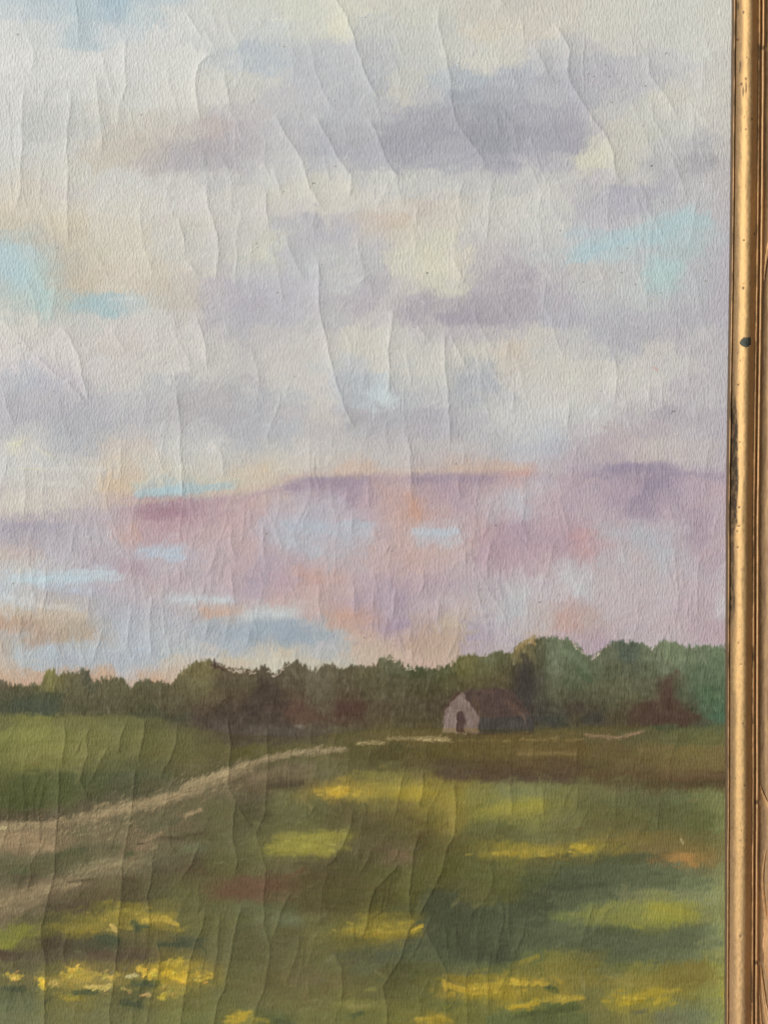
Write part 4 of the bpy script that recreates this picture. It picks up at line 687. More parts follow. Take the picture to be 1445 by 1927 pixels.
# ------------------------------------------------------------------ relief: age cracks with cupped edges
CRACKS = '''
3 238,66 236,116 239,160 226,199 223,246
3 346,17 368,48 386,76
5 412,103 390,108 375,123 369,156 371,186 379,229
4 422,133 432,186 438,213
5 390,342 392,382 409,438 413,478 407,530
4 336,405 349,455 350,478
2.5 88,156 80,203
4 133,166 134,200 128,239 126,282 130,316 128,365 129,415 130,465
4 50,163 43,200 43,266 40,309 41,349 31,399
3.5 180,140 186,186 191,233 194,266 190,300
2.5 143,0 148,40 150,90
5 633,0 653,30 666,66 673,96 692,150 716,190
5 590,213 620,262 636,296 663,332 659,375
5 693,219 712,256 726,299 746,332 752,349
5 516,213 540,256 570,302 583,352 610,395
3.5 513,309 526,349 530,375
3.5 500,349 502,399 510,432
3.5 537,439 550,480 576,530
4 827,10 825,50 839,100 849,156 849,186 859,229 885,266 909,299 912,319
3.5 796,259 812,289
3.5 877,332 865,365 864,399
3 925,332 920,399 915,459
3 782,375 784,432
3 480,30 500,50
3 942,0 958,20
5.5 1043,43 1063,76 1073,96 1068,133 1075,160 1103,203 1116,226 1139,252 1153,286 1159,329 1173,346
4.5 1001,80 1020,113 1033,146
4.5 1221,100 1222,140 1249,176 1259,193 1276,223
3 1259,282 1276,326 1287,359 1289,382
3 960,266 970,299
5 113,610 133,633 150,669 156,706 166,742 169,759
3 206,610 239,666
4.5 63,663 100,699 130,719 166,762
3.5 0,596 30,626 63,663
4 7,726 20,779 33,806
3.5 350,487 379,523
5 369,593 385,636 389,666 394,696
3 422,603 435,639
3 286,669 302,693
4.5 332,726 340,796 340,839 344,895 345,945
4 399,829 419,855 424,902
3 229,829 229,912
3 193,879 193,928
3 66,832 110,872
5.5 600,480 601,507 600,540 603,590 616,639 623,679 633,719 646,759 663,796 669,806
4 699,510 684,527 669,543
5 742,576 736,626 731,659 734,696 732,729 727,746
5 837,620 837,659 840,706 844,746 847,796 847,839
4 842,620 862,659 882,696
4 849,480 865,513 875,536
4 779,603 812,646
3 498,659 510,686
3 626,812 626,846
3.5 691,809 690,836
4 762,806 774,855 774,912 776,945
4 693,892 696,958
3 874,839 872,874
4 859,889 867,945
3 586,912 586,945
3 653,912 651,960
4 958,636 952,679
3 1216,533 1217,580
3 1026,523 1023,590
3.5 1156,663 1161,713 1156,762
3.5 1222,723 1222,769
3 1309,762 1312,800
3.5 1073,752 1066,812
4 963,726 967,762 960,786
3 1126,766 1126,796
3 41,1060 40,1110
3.5 88,1060 88,1110 80,1160
4 43,1153 38,1210
3 17,1140 17,1166
3 83,1173 63,1216
3 3,1193 8,1243
3 176,1100 174,1133
4.5 199,1173 183,1223 176,1250
3.5 186,1146 199,1180
4 251,1140 244,1176 241,1213
4.5 286,1120 284,1173 286,1243
3.5 319,1193 322,1243
4 342,1056 339,1100
3.5 386,1093 380,1136
4 412,1020 405,1050 389,1087
4 439,980 435,1020 449,1053
4 435,1060 439,1106 445,1143
4 475,1173 464,1220
4 396,1160 387,1210
6 123,1352 125,1392 118,1436 113,1445
4 93,1362 100,1392
5.5 176,1362 163,1386 168,1419 160,1436 153,1467 163,1490 173,1510
5.5 243,1352 229,1386 223,1426
6 276,1346 273,1379 266,1412 261,1439
5.5 336,1359 332,1399 319,1436 309,1446 301,1470
6 429,1352 436,1399 432,1439 432,1484 445,1507 440,1550 439,1580 449,1620 442,1653
4.5 412,1389 424,1400 432,1412
4 663,960 662,1010
3.5 563,1063 563,1110
4 603,1093 600,1136 610,1176
4 666,1093 668,1166
4 703,1110 703,1160
4.5 746,1103 739,1173
4.5 796,1067 799,1100 789,1126
4.5 826,1120 824,1176
3.5 896,1146 896,1170
3.5 846,1043 846,1063
4 876,1027 874,1070
4 926,1010 916,1060 919,1093
4 706,987 706,1020
4 740,1020 720,1047
4 753,1060 743,1080
4 496,980 496,1027 500,1060
3 544,1017 547,1033
4 773,1176 773,1213
5 503,1360 505,1440 502,1493 498,1537 483,1567 488,1590 502,1633 497,1690 497,1740 508,1776 507,1812 497,1866 480,1905 474,1930
7 113,1440 113,1480 110,1540 106,1590 105,1640 91,1696 80,1740 80,1773 88,1810 86,1856 85,1919 85,1945
7 259,1440 254,1480 251,1507 246,1550 238,1594 233,1620 231,1667 226,1723 223,1773 219,1823 213,1866 208,1899 209,1940
6 292,1600 287,1647 278,1686 282,1716 281,1760
5 296,1766 304,1800 296,1856
6 377,1584 362,1626 332,1667
6 389,1706 382,1746 369,1773 359,1806 352,1856 342,1916 340,1940
5 445,1510 465,1543 479,1563
5 415,1716 412,1756 412,1789 404,1826 403,1856
6.5 455,1699 445,1746 435,1799 425,1859 412,1882 405,1918 402,1940
4 252,1886 250,1930
5.5 555,1670 530,1713 523,1740 510,1773
5 600,1507 583,1537
4.5 616,1443 613,1460
5 651,1450 654,1480
5.5 666,1517 659,1560 650,1580 630,1617 606,1637
4 686,1530 679,1574
5 762,1447 753,1490 749,1510
5.5 797,1440 796,1490 789,1527
7 792,1560 779,1600 776,1640 771,1680 772,1716 776,1733
6.5 776,1733 762,1773 756,1799 733,1836 721,1856 729,1892 729,1930
6.5 854,1467 859,1533 856,1570 842,1593 832,1640 812,1680 792,1716 782,1733
7 756,1623 723,1656 706,1673 696,1706 689,1746 679,1773
5.5 799,1746 812,1773 826,1799 841,1829 843,1856
6 626,1789 643,1816 645,1866 643,1890
4.5 669,1866 669,1900
3.5 856,1740 862,1790
4 736,1523 746,1543
3.5 960,1470 964,1540
3.5 1020,1468 1024,1550
3.5 1088,1475 1084,1530
3 1160,1480 1156,1550
3 1240,1500 1236,1570
3.5 1120,1690 1090,1790
3 1150,1700 1110,1770
3 1286,1690 1284,1740
3 1000,1380 1004,1440
3 1085,1390 1084,1450
3 800,1390 804,1440
3 700,1395 696,1440
'''
crk = np.zeros_like(H)
hair = np.zeros_like(H)
lap = np.zeros_like(H)
rim = np.zeros_like(H)
for line in CRACKS.strip().splitlines():
    f = line.split()
    amp = float(f[0]); pts = [tuple(float(q) for q in t.split(',')) for t in f[1:]]
    # a little natural wander between the notes
    fine = [pts[0]]
    for (ax, ay), (bx, by) in zip(pts[:-1], pts[1:]):
        n = max(2, int(math.hypot(bx - ax, by - ay) / 14))
        for k in range(1, n + 1):
            t = k / n
            wv = 1.6 if k < n else 0
            fine.append((ax + (bx - ax) * t + rng.normal(0, .8) * (wv > 0), ay + (by - ay) * t))
    px = [p[0] for p in fine]; py = [p[1] for p in fine]
    m = 60
    sl = win(min(px) - m, max(px) + m, min(py) - m, max(py) + m)
    d, arc, side, L = poly_dist(X[sl], Y[sl], fine)
    fade = sstep(0, 26, arc + 4) * sstep(0, 26, L - arc + 4)
    fade = np.where((py[0] < 5) & (arc < L / 2) | (py[-1] > 1925) & (arc > L / 2), 1, fade)
    lam = 8 + amp * 1.1
    # cupped edge (broad) plus a lap: the left flake stands proud of the right one
    crk[sl] = np.maximum(crk[sl], amp * fade * np.exp(-d / lam))
    rim[sl] = np.maximum(rim[sl], amp * fade * np.exp(-d / 3.2))
    cont = fade * amp * np.exp(-(d / 7.0)) * side
    old = lap[sl]
    lap[sl] = np.where(np.abs(cont) > np.abs(old), cont, old)
    hair[sl] = np.maximum(hair[sl], fade * (amp / 6) * np.exp(-(d / 1.2) ** 2))

# finer secondary cracks between them, mostly upright; densest low in the sky
r_ = np.random.default_rng(21)
def fine_crack(x, y, L, lean, amp):
    n = max(3, int(L / 22)); px_, py_ = x, y; fine = [(x, y)]
    t = lean
    for k in range(n):
        t = .6 * t + .4 * lean + r_.normal(0, .22)
        px_ += math.sin(t) * L / n; py_ += math.cos(t) * L / n
        fine.append((px_, py_))
    sl = win(min(p[0] for p in fine) - 45, max(p[0] for p in fine) + 45, y - 20, py_ + 20)
    d, arc, side, LL = poly_dist(X[sl], Y[sl], fine)
    fade = sstep(0, 24, arc) * sstep(0, 24, LL - arc)
    crk[sl] = np.maximum(crk[sl], amp * fade * np.exp(-d / 8))
    rim[sl] = np.maximum(rim[sl], amp * fade * np.exp(-d / 3))
    cont = fade * amp * np.exp(-(d / 6.0)) * side
    lap[sl] = np.where(np.abs(cont) > np.abs(lap[sl]), cont, lap[sl])
for k in range(210):
    x = r_.uniform(0, 1365); y = r_.uniform(-10, 1900)
    lean = .35 if y < 600 else (0.0 if y < 1350 else -.25)
    fine_crack(x, y, r_.uniform(50, 150), lean, r_.uniform(.8, 2.0))
for k in range(150):
    fine_crack(r_.uniform(0, 1340), r_.uniform(820, 1260), r_.uniform(60, 150), r_.normal(0, .08), r_.uniform(1.0, 2.3))
for k in range(90):
    fine_crack(r_.uniform(0, 1000), r_.uniform(1340, 1860), r_.uniform(40, 150), -.18, r_.uniform(1.5, 3.4))
for k in range(80):
    fine_crack(r_.uniform(0, 1340), r_.uniform(0, 700), r_.uniform(70, 170), .25, r_.uniform(1.0, 2.2))

sky_k = np.where(Y < 1330, .88, .95)
H += sky_k * (.42 * crk + .05 * rim - .07 * lap - .04 * hair)
H += 2.0 * fbm(X / 210, Y / 260, 61, 2) + .30 * fbm(X / 42, Y / 60, 63, 2)

# ------------------------------------------------------------------ materials
def nodes_of(name):
    m = bpy.data.materials.new(name); m.use_nodes = True
    nt = m.node_tree
    return m, nt, nt.nodes["Principled BSDF"]

def add(nt, typ, **kw):
    n = nt.nodes.new(typ)
    for k, v in kw.items():
        setattr(n, k, v)
    return n

def oil_paint():
    m, nt, b = nodes_of("oil_paint")
    L = nt.links.new
    at = add(nt, "ShaderNodeAttribute", attribute_name="pigment")
    L(at.outputs["Color"], b.inputs["Base Color"])
    tc = add(nt, "ShaderNodeTexCoord")
    def grain(rot, sx, sz, detail=2.0):
        mp = add(nt, "ShaderNodeMapping")
        mp.inputs["Rotation"].default_value = (0, math.radians(rot), 0)
        mp.inputs["Scale"].default_value = (1 / (sx * S), 1, 1 / (sz * S))
        L(tc.outputs["Object"], mp.inputs["Vector"])
        n = add(nt, "ShaderNodeTexNoise")
        n.inputs["Scale"].default_value = 1.0
        n.inputs["Detail"].default_value = detail
        n.inputs["Roughness"].default_value = .55
        L(mp.outputs[0], n.inputs["Vector"])
        return n.outputs[0]
    ga = grain(24, 3.9, 9)
    gb = grain(3, 3.7, 11)
    sep = add(nt, "ShaderNodeSeparateXYZ"); L(tc.outputs["Object"], sep.inputs[0])
    mr = add(nt, "ShaderNodeMapRange")
    mr.inputs[1].default_value = (330 - CX) * S; mr.inputs[2].default_value = (760 - CX) * S
    L(sep.outputs[0], mr.inputs[0])
    mix = add(nt, "ShaderNodeMix", data_type='FLOAT')
    L(mr.outputs[0], mix.inputs[0]); L(ga, mix.inputs[2]); L(gb, mix.inputs[3])
    gc = grain(0, 15, 19, 2.0)
    ad = add(nt, "ShaderNodeMath", operation='MULTIPLY_ADD')
    L(gc, ad.inputs[0]); ad.inputs[1].default_value = .28; L(mix.outputs[0], ad.inputs[2])
    bp = add(nt, "ShaderNodeBump")
    bp.inputs["Strength"].default_value = 0.6
    bp.inputs["Distance"].default_value = 2.2 * S
    L(ad.outputs[0], bp.inputs["Height"])
    L(bp.outputs[0], b.inputs["Normal"])
    b.inputs["Roughness"].default_value = .62
    b.inputs["Specular IOR Level"].default_value = .14
    return m

def simple(name, col, rough=.7, metal=0.0, var=.25, sx=30, sz=200, bump=.3):
    m, nt, b = nodes_of(name)
    L = nt.links.new
    tc = add(nt, "ShaderNodeTexCoord"); mp = add(nt, "ShaderNodeMapping")
    mp.inputs["Scale"].default_value = (1 / (sx * S), 1 / (sx * S), 1 / (sz * S))
    L(tc.outputs["Object"], mp.inputs["Vector"])
    n = add(nt, "ShaderNodeTexNoise"); n.inputs["Scale"].default_value = 1; n.inputs["Detail"].default_value = 4
    L(mp.outputs[0], n.inputs["Vector"])
    cr = add(nt, "ShaderNodeValToRGB")
    cr.color_ramp.elements[0].position = .3; cr.color_ramp.elements[1].position = .7
    cr.color_ramp.elements[0].color = tuple(c * (1 - var) for c in col) + (1,)
    cr.color_ramp.elements[1].color = tuple(min(1, c * (1 + var)) for c in col) + (1,)
    L(n.outputs[0], cr.inputs[0]); L(cr.outputs[0], b.inputs["Base Color"])
    bp = add(nt, "ShaderNodeBump"); bp.inputs["Strength"].default_value = bump; bp.inputs["Distance"].default_value = 2 * S
    L(n.outputs[0], bp.inputs["Height"]); L(bp.outputs[0], b.inputs["Normal"])
    b.inputs["Roughness"].default_value = rough; b.inputs["Metallic"].default_value = metal
    return m

def gilt(name):
    """worn bronze gilding: 'wear' attribute R = grime, G = brown tone"""
    m, nt, b = nodes_of(name)
    L = nt.links.new
    at = add(nt, "ShaderNodeAttribute", attribute_name="pigment")
    tc = add(nt, "ShaderNodeTexCoord"); mp = add(nt, "ShaderNodeMapping")
    mp.inputs["Scale"].default_value = (1 / (4 * S), 1 / (4 * S), 1 / (9 * S))
    L(tc.outputs["Object"], mp.inputs["Vector"])
    n = add(nt, "ShaderNodeTexNoise"); n.inputs["Scale"].default_value = 1; n.inputs["Detail"].default_value = 3
    L(mp.outputs[0], n.inputs["Vector"])
    mr = add(nt, "ShaderNodeMapRange"); mr.inputs[1].default_value = .3; mr.inputs[2].default_value = .7; mr.inputs[3].default_value = .86; mr.inputs[4].default_value = 1.13
    L(n.outputs[0], mr.inputs[0])
    mul = add(nt, "ShaderNodeVectorMath", operation='MULTIPLY')
    L(at.outputs["Color"], mul.inputs[0]); L(mr.outputs[0], mul.inputs[1])
    L(mul.outputs[0], b.inputs["Base Color"])
    rr = add(nt, "ShaderNodeMapRange"); rr.inputs[3].default_value = .58; rr.inputs[4].default_value = .76
    L(n.outputs[0], rr.inputs[0]); L(rr.outputs[0], b.inputs["Roughness"])
    mt = add(nt, "ShaderNodeAttribute", attribute_name="metal")
    L(mt.outputs["Fac"], b.inputs["Metallic"])
    bp = add(nt, "ShaderNodeBump"); bp.inputs["Strength"].default_value = .35; bp.inputs["Distance"].default_value = 1.2 * S
    L(n.outputs[0], bp.inputs["Height"]); L(bp.outputs[0], b.inputs["Normal"])
    return m

MAT_PAINT = oil_paint()
MAT_GILT = gilt("worn_gilding")
MAT_LINEN = simple("linen", (.46, .39, .28), .9, 0, .2, 8, 8)
MAT_WOOD = simple("raw_wood", (.16, .09, .045), .75, 0, .35, 14, 160)
MAT_DARK = simple("dark_rebate", (.075, .052, .040), .8, 0, .4, 20, 120)
MAT_CHIP = simple("dark_green_primer", (.045, .055, .042), .7, 0, .35, 6, 6)

# ------------------------------------------------------------------ the framed painting
def srgb2lin(c):
    c = np.clip(c / 255.0, 0, 1)
    return np.where(c <= .04045, c / 12.92, ((c + .055) / 1.055) ** 2.4)

root = bpy.data.objects.new("framed_painting", None)
scene.collection.objects.link(root)
root.location = W(CX, ZB)
root.empty_display_size = .05
root["label"] = "cracked oil landscape of a barn, trees and pink clouds in a worn gilt frame"
root["category"] = "painting"
BASE = W(CX, ZB)

def link(name, me, mat, parent, label=None):
    o = bpy.data.objects.new(name, me)
    scene.collection.objects.link(o)
    o.parent = parent
    if mat: me.materials.append(mat)
    if label: o["label"] = label
    return o

def grid_mesh(name, V, F, smooth=True):
    me = bpy.data.meshes.new(name)
    me.vertices.add(len(V)); me.vertices.foreach_set("co", np.ascontiguousarray(V, dtype=np.float32).ravel())
    nf = len(F)
    me.loops.add(nf * 4); me.loops.foreach_set("vertex_index", np.ascontiguousarray(F, dtype=np.int32).ravel())
    me.polygons.add(nf)
    me.polygons.foreach_set("loop_start", np.arange(0, nf * 4, 4, dtype=np.int32))
    me.polygons.foreach_set("loop_total", np.full(nf, 4, dtype=np.int32))
    me.update(calc_edges=True)
    if smooth:
        me.polygons.foreach_set("use_smooth", np.ones(nf, dtype=bool))
    return me

def set_col(me, name, arr):
    a = me.attributes.new(name, 'FLOAT_COLOR', 'POINT')
    rgba = np.ones((len(arr), 4), dtype=np.float32); rgba[:, :3] = arr
    a.data.foreach_set("color", rgba.ravel())

ALBEDO_K = (1.02, .995, .955)
# canvas support: linen sheet behind the paint, wrapped on its stretcher
def box(bm, x0, x1, y0, y1, h0, h1):
    vs = [bm.verts.new(W(x, y, h) - BASE) for h in (h0, h1) for y in (y0, y1) for x in (x0, x1)]
    for f in ((0, 1, 3, 2), (4, 6, 7, 5), (0, 4, 5, 1), (2, 3, 7, 6), (0, 2, 6, 4), (1, 5, 7, 3)):
        bm.faces.new([vs[i] for i in f])
    bm.normal_update()

bm = bmesh.new()
box(bm, xs[0] - 2, xs[-1] + 2, ys[0] - 2, ys[-1] + 2, -62, -6)
me = bpy.data.meshes.new("canvas"); bm.to_mesh(me); bm.free()
canvas = link("canvas", me, MAT_LINEN, root, "linen canvas carrying the cracked landscape")

P = np.stack([(X - CX) * S, -H * S, (ZB - Y) * S], axis=-1).reshape(-1, 3)
# the notes were taken from the lit canvas: divide the lamp's fall-off and warmth out again
fall = 1.0 - .24 * np.clip(X / 1376 - .5, -1.2, .55)
lum = (C @ np.array([.3, .55, .15]))[..., None]
sat = np.where(Y < te, .68 + .05 * sstep(870, 930, Y), np.where(Y < be, .74, .86))[..., None]
C = lum + (C - lum) * sat + 1.6 * (vnoise(X / 4, Y / 6, 101) + vnoise(X / 11, Y / 9, 102))[..., None]
land = (Y >= be)[..., None]
C = np.where(land, 96 + (C - 96) * 1.08 + np.array([6, 5, 1]), C) + np.where(((Y >= te) & (Y < be))[..., None], np.array([8, 5, 0]), 0) + np.where(Y[..., None] < te[..., None], np.array([-.5, .8, -1.5]), 0)
C[..., 2] = np.where(land[..., 0], np.minimum(C[..., 2], .71 * C[..., 1] + .25 * np.maximum(C[..., 0] - C[..., 1], 0)), C[..., 2])
C[..., 0] = np.where(land[..., 0], np.maximum(C[..., 0], .95 * C[..., 1]), C[..., 0])
skym = (Y < te)
dry = vnoise(X / 9, Y / 2.6, 111) * .5 + vnoise(X / 2.4, Y / 2.4, 112) * .7 + vnoise(X / 22, Y / 5, 113) * .6
C = C + (dry * np.where(skym, 2.6, 4.6))[..., None] * np.array([1, 1, .9])
C = np.where(skym[..., None], 198 + (C - 198) * .93, C)
COL = (srgb2lin(C) / fall[..., None] / np.array(ALBEDO_K)).reshape(-1, 3)
COL = np.clip(COL, .004, .9)
idx = np.arange(NX * NY).reshape(NY, NX)
F = np.stack([idx[1:, :-1], idx[1:, 1:], idx[:-1, 1:], idx[:-1, :-1]], axis=-1)
def tidy(FRm, small):
    """label connected patches; patches too small to pick apart join their neighbour"""
    par = []
    def find(a):
        while par[a] != a:
            par[a] = par[par[a]]; a = par[a]
        return a
    lab = np.zeros(FRm.shape, np.int32); prev = []; runs_all = []
    for j in range(FRm.shape[0]):
        row = FRm[j]
        cut = np.flatnonzero(np.diff(row)) + 1
        st = np.concatenate([[0], cut]); en = np.concatenate([cut, [len(row)]])
        cur = []; p = 0
        for a, b in zip(st.tolist(), en.tolist()):
            k = len(par); par.append(k); v = int(row[a])
            cur.append((a, b, v, k)); runs_all.append((j, a, b, v, k))
        i = 0
        for (a, b, v, k) in cur:
            while i < len(prev) and prev[i][1] <= a: i += 1
            q = i
            while q < len(prev) and prev[q][0] < b:
                if prev[q][2] == v:
                    ra, rb = find(k), find(prev[q][3])
                    if ra != rb: par[ra] = rb
                q += 1
        prev = cur
    size = {}
    for (j, a, b, v, k) in runs_all:
        r = find(k); size[r] = size.get(r, 0) + b - a
    out = FRm.copy()
    for (j, a, b, v, k) in runs_all:
        r = find(k); lab[j, a:b] = r
        if size[r] < small:
            out[j, a:b] = out[j, a - 1] if a > 0 else (out[j - 1, a] if j else v)
    return out, lab
FR = R[:-1, :-1].copy()
FR, _ = tidy(FR, 160)
FR, _ = tidy(FR, 160)
FR, FLAB = tidy(FR, 160)
FX = X[:-1, :-1]
LAB = {
    'painted_sky': "cream, grey and mauve painted clouds over the upper canvas",
    'painted_blue_patch': "pale turquoise streaks of clear sky between the painted clouds",
    'painted_violet_haze': "pink and violet painted band above the tree line",
    'painted_tree_line': "olive and brown painted tree line left of the barn",
    'painted_barn_gable': "pale mauve painted gable end of the barn",
    'painted_barn_doorway': "dark painted doorway in the barn's gable",
    'painted_barn_roof': "dark red-brown painted barn roof",
    'painted_barn_side': "blue-grey painted side wall of the barn",
    'painted_field': "light green painted field left of the dirt track",
    'painted_brown_field': "brown painted field in front of the barn",
    'painted_track': "tan painted dirt track winding to the left",
    'painted_meadow': "green painted meadow across the lower canvas",
    'painted_yellow_flowers': "yellow painted flower dabs in the meadow",
    'painted_red_bush': "red-brown painted bush between the right-hand trees",
}
def emit(name, mask, label):
    Fm = F[mask]
    if len(Fm) == 0: return
    u, inv = np.unique(Fm.ravel(), return_inverse=True)
    me = grid_mesh(name, P[u], inv.reshape(-1, 4))
    set_col(me, "pigment", COL[u])
    link(name, me, MAT_PAINT, canvas, label)
for i, n in enumerate(REGIONS):
    if n == 'painted_tree':
        for lo_, hi_, lb in [(-9e9, 1111, "tall dark green painted tree beside the barn"), (1111, 1234, "round olive painted tree, middle of the three right of the barn"), (1234, 9e9, "blue-green painted tree against the frame")]:
            emit(n, (FR == i) & (FX > lo_) & (FX <= hi_), lb)
    else:
        m_ = FR == i
        ids, cnt = np.unique(FLAB[m_], return_counts=True)
        for q in ids[np.argsort(-cnt)]:
            emit(n, m_ & (FLAB == q), LAB[n])

# ------------------------------------------------------------------ the frame
def bow(y):
    return np.interp(y, [-300, 0, 240, 400, 640, 800, 960, 1180, 1530, 1927, 2300], [1, 0, -1.6, -3.2, -6.4, -8.6, -10.6, -11.6, -12.2, -14, -15])

INNER = 1376.5
# profile: u = place across the rail as seen, h = height above the canvas
PROF = {
    'rebate_edge': [(-1.5, -3), (-.5, 3), (1.5, 8), (4, 13)],
    'inner_lip': [(4, 12.6), (4.3, 14), (5.3, 14.6), (6.3, 14), (7.2, 12), (7.6, 10)],
    'bead': [(7.2, 9), (8, 11.5), (9.5, 14), (11.5, 17), (14, 20.4), (17, 24), (20, 26.9), (23, 29.2), (26, 31.1), (29, 32.6), (32, 33.6), (35, 34), (37.5, 33.4), (40, 31.6), (42.5, 29), (45, 26.2), (47.5, 23.6), (49.8, 21.6)],
    'inner_ridge': [(49.4, 20), (50.0, 22), (50.8, 25), (51.8, 25.8), (52.8, 25), (53.6, 22), (54.0, 19)],
    'groove': [(53.6, 20), (54.4, 18.4), (55.6, 18), (56.8, 18.4), (57.4, 20)],
    'outer_ridge': [(56.8, 19), (57.4, 22.5), (58.3, 26), (59.6, 27.2), (60.8, 26.4), (61.8, 23.5), (62.3, 21)],
    'outer_moulding': [(61.8, 23), (64, 22.2), (67, 21.6), (72, 21.6), (78, 24), (86, 33), (96, 47), (110, 58), (128, 66), (146, 67), (162, 60), (172, 46), (176, 20), (176, -60)],
}
def sweep_right(name, prof, ylo, yhi, sub, step):
    """points along the right rail; seen positions are turned into true positions for the camera distance"""
    u = np.array([p[0] for p in prof], float); h = np.array([p[1] for p in prof], float)
    t = np.linspace(0, len(u) - 1, (len(u) - 1) * sub + 1)
    # smooth (Catmull-like) refinement
    uu = np.interp(t, np.arange(len(u)), u); hh = np.interp(t, np.arange(len(h)), h)
    if sub > 1:
        for _ in range(2):
            uu[1:-1] = .25 * uu[:-2] + .5 * uu[1:-1] + .25 * uu[2:]
            hh[1:-1] = .25 * hh[:-2] + .5 * hh[1:-1] + .25 * hh[2:]
    yy = np.arange(ylo, yhi + step, step)
    U, YY = np.meshgrid(uu, yy); HH = np.broadcast_to(hh, U.shape).copy()
    return U, YY, HH

def true_x(xs_, h):
    return CX + (xs_ - CX) * (DIST - h) / DIST

GOLD = np.array([.60, .40, .180]); BROWN = np.array([.34, .22, .115]); GRIME = np.array([.034, .020, .008]); ROSE = np.array([.66, .42, .24])
FR_TOP, FR_BOT = -118.0, 2062.0          # sight edges above and below, out of view

rail = bpy.data.objects.new("frame_rail", None)
bm = bmesh.new()
x0 = true_x(INNER, 0) - 6
box(bm, x0 + 22, x0 + 178, FR_TOP - 150, FR_BOT + 150, -58, 8)
me = bpy.data.meshes.new("frame_rail"); bm.to_mesh(me); bm.free()
rail = link("frame_rail", me, MAT_WOOD, root, "worn gilded right-hand rail of the frame")

chip_c = (1402.0, 645.0)
chip_poly = [(1391.2, 645.5), (1394, 640), (1398, 636.5), (1403, 635.2), (1409, 634.6), (1412.4, 636.6), (1412.6, 642), (1411.6, 648), (1408.5, 651.6), (1403, 653.6), (1398, 652), (1393.5, 648.8)]

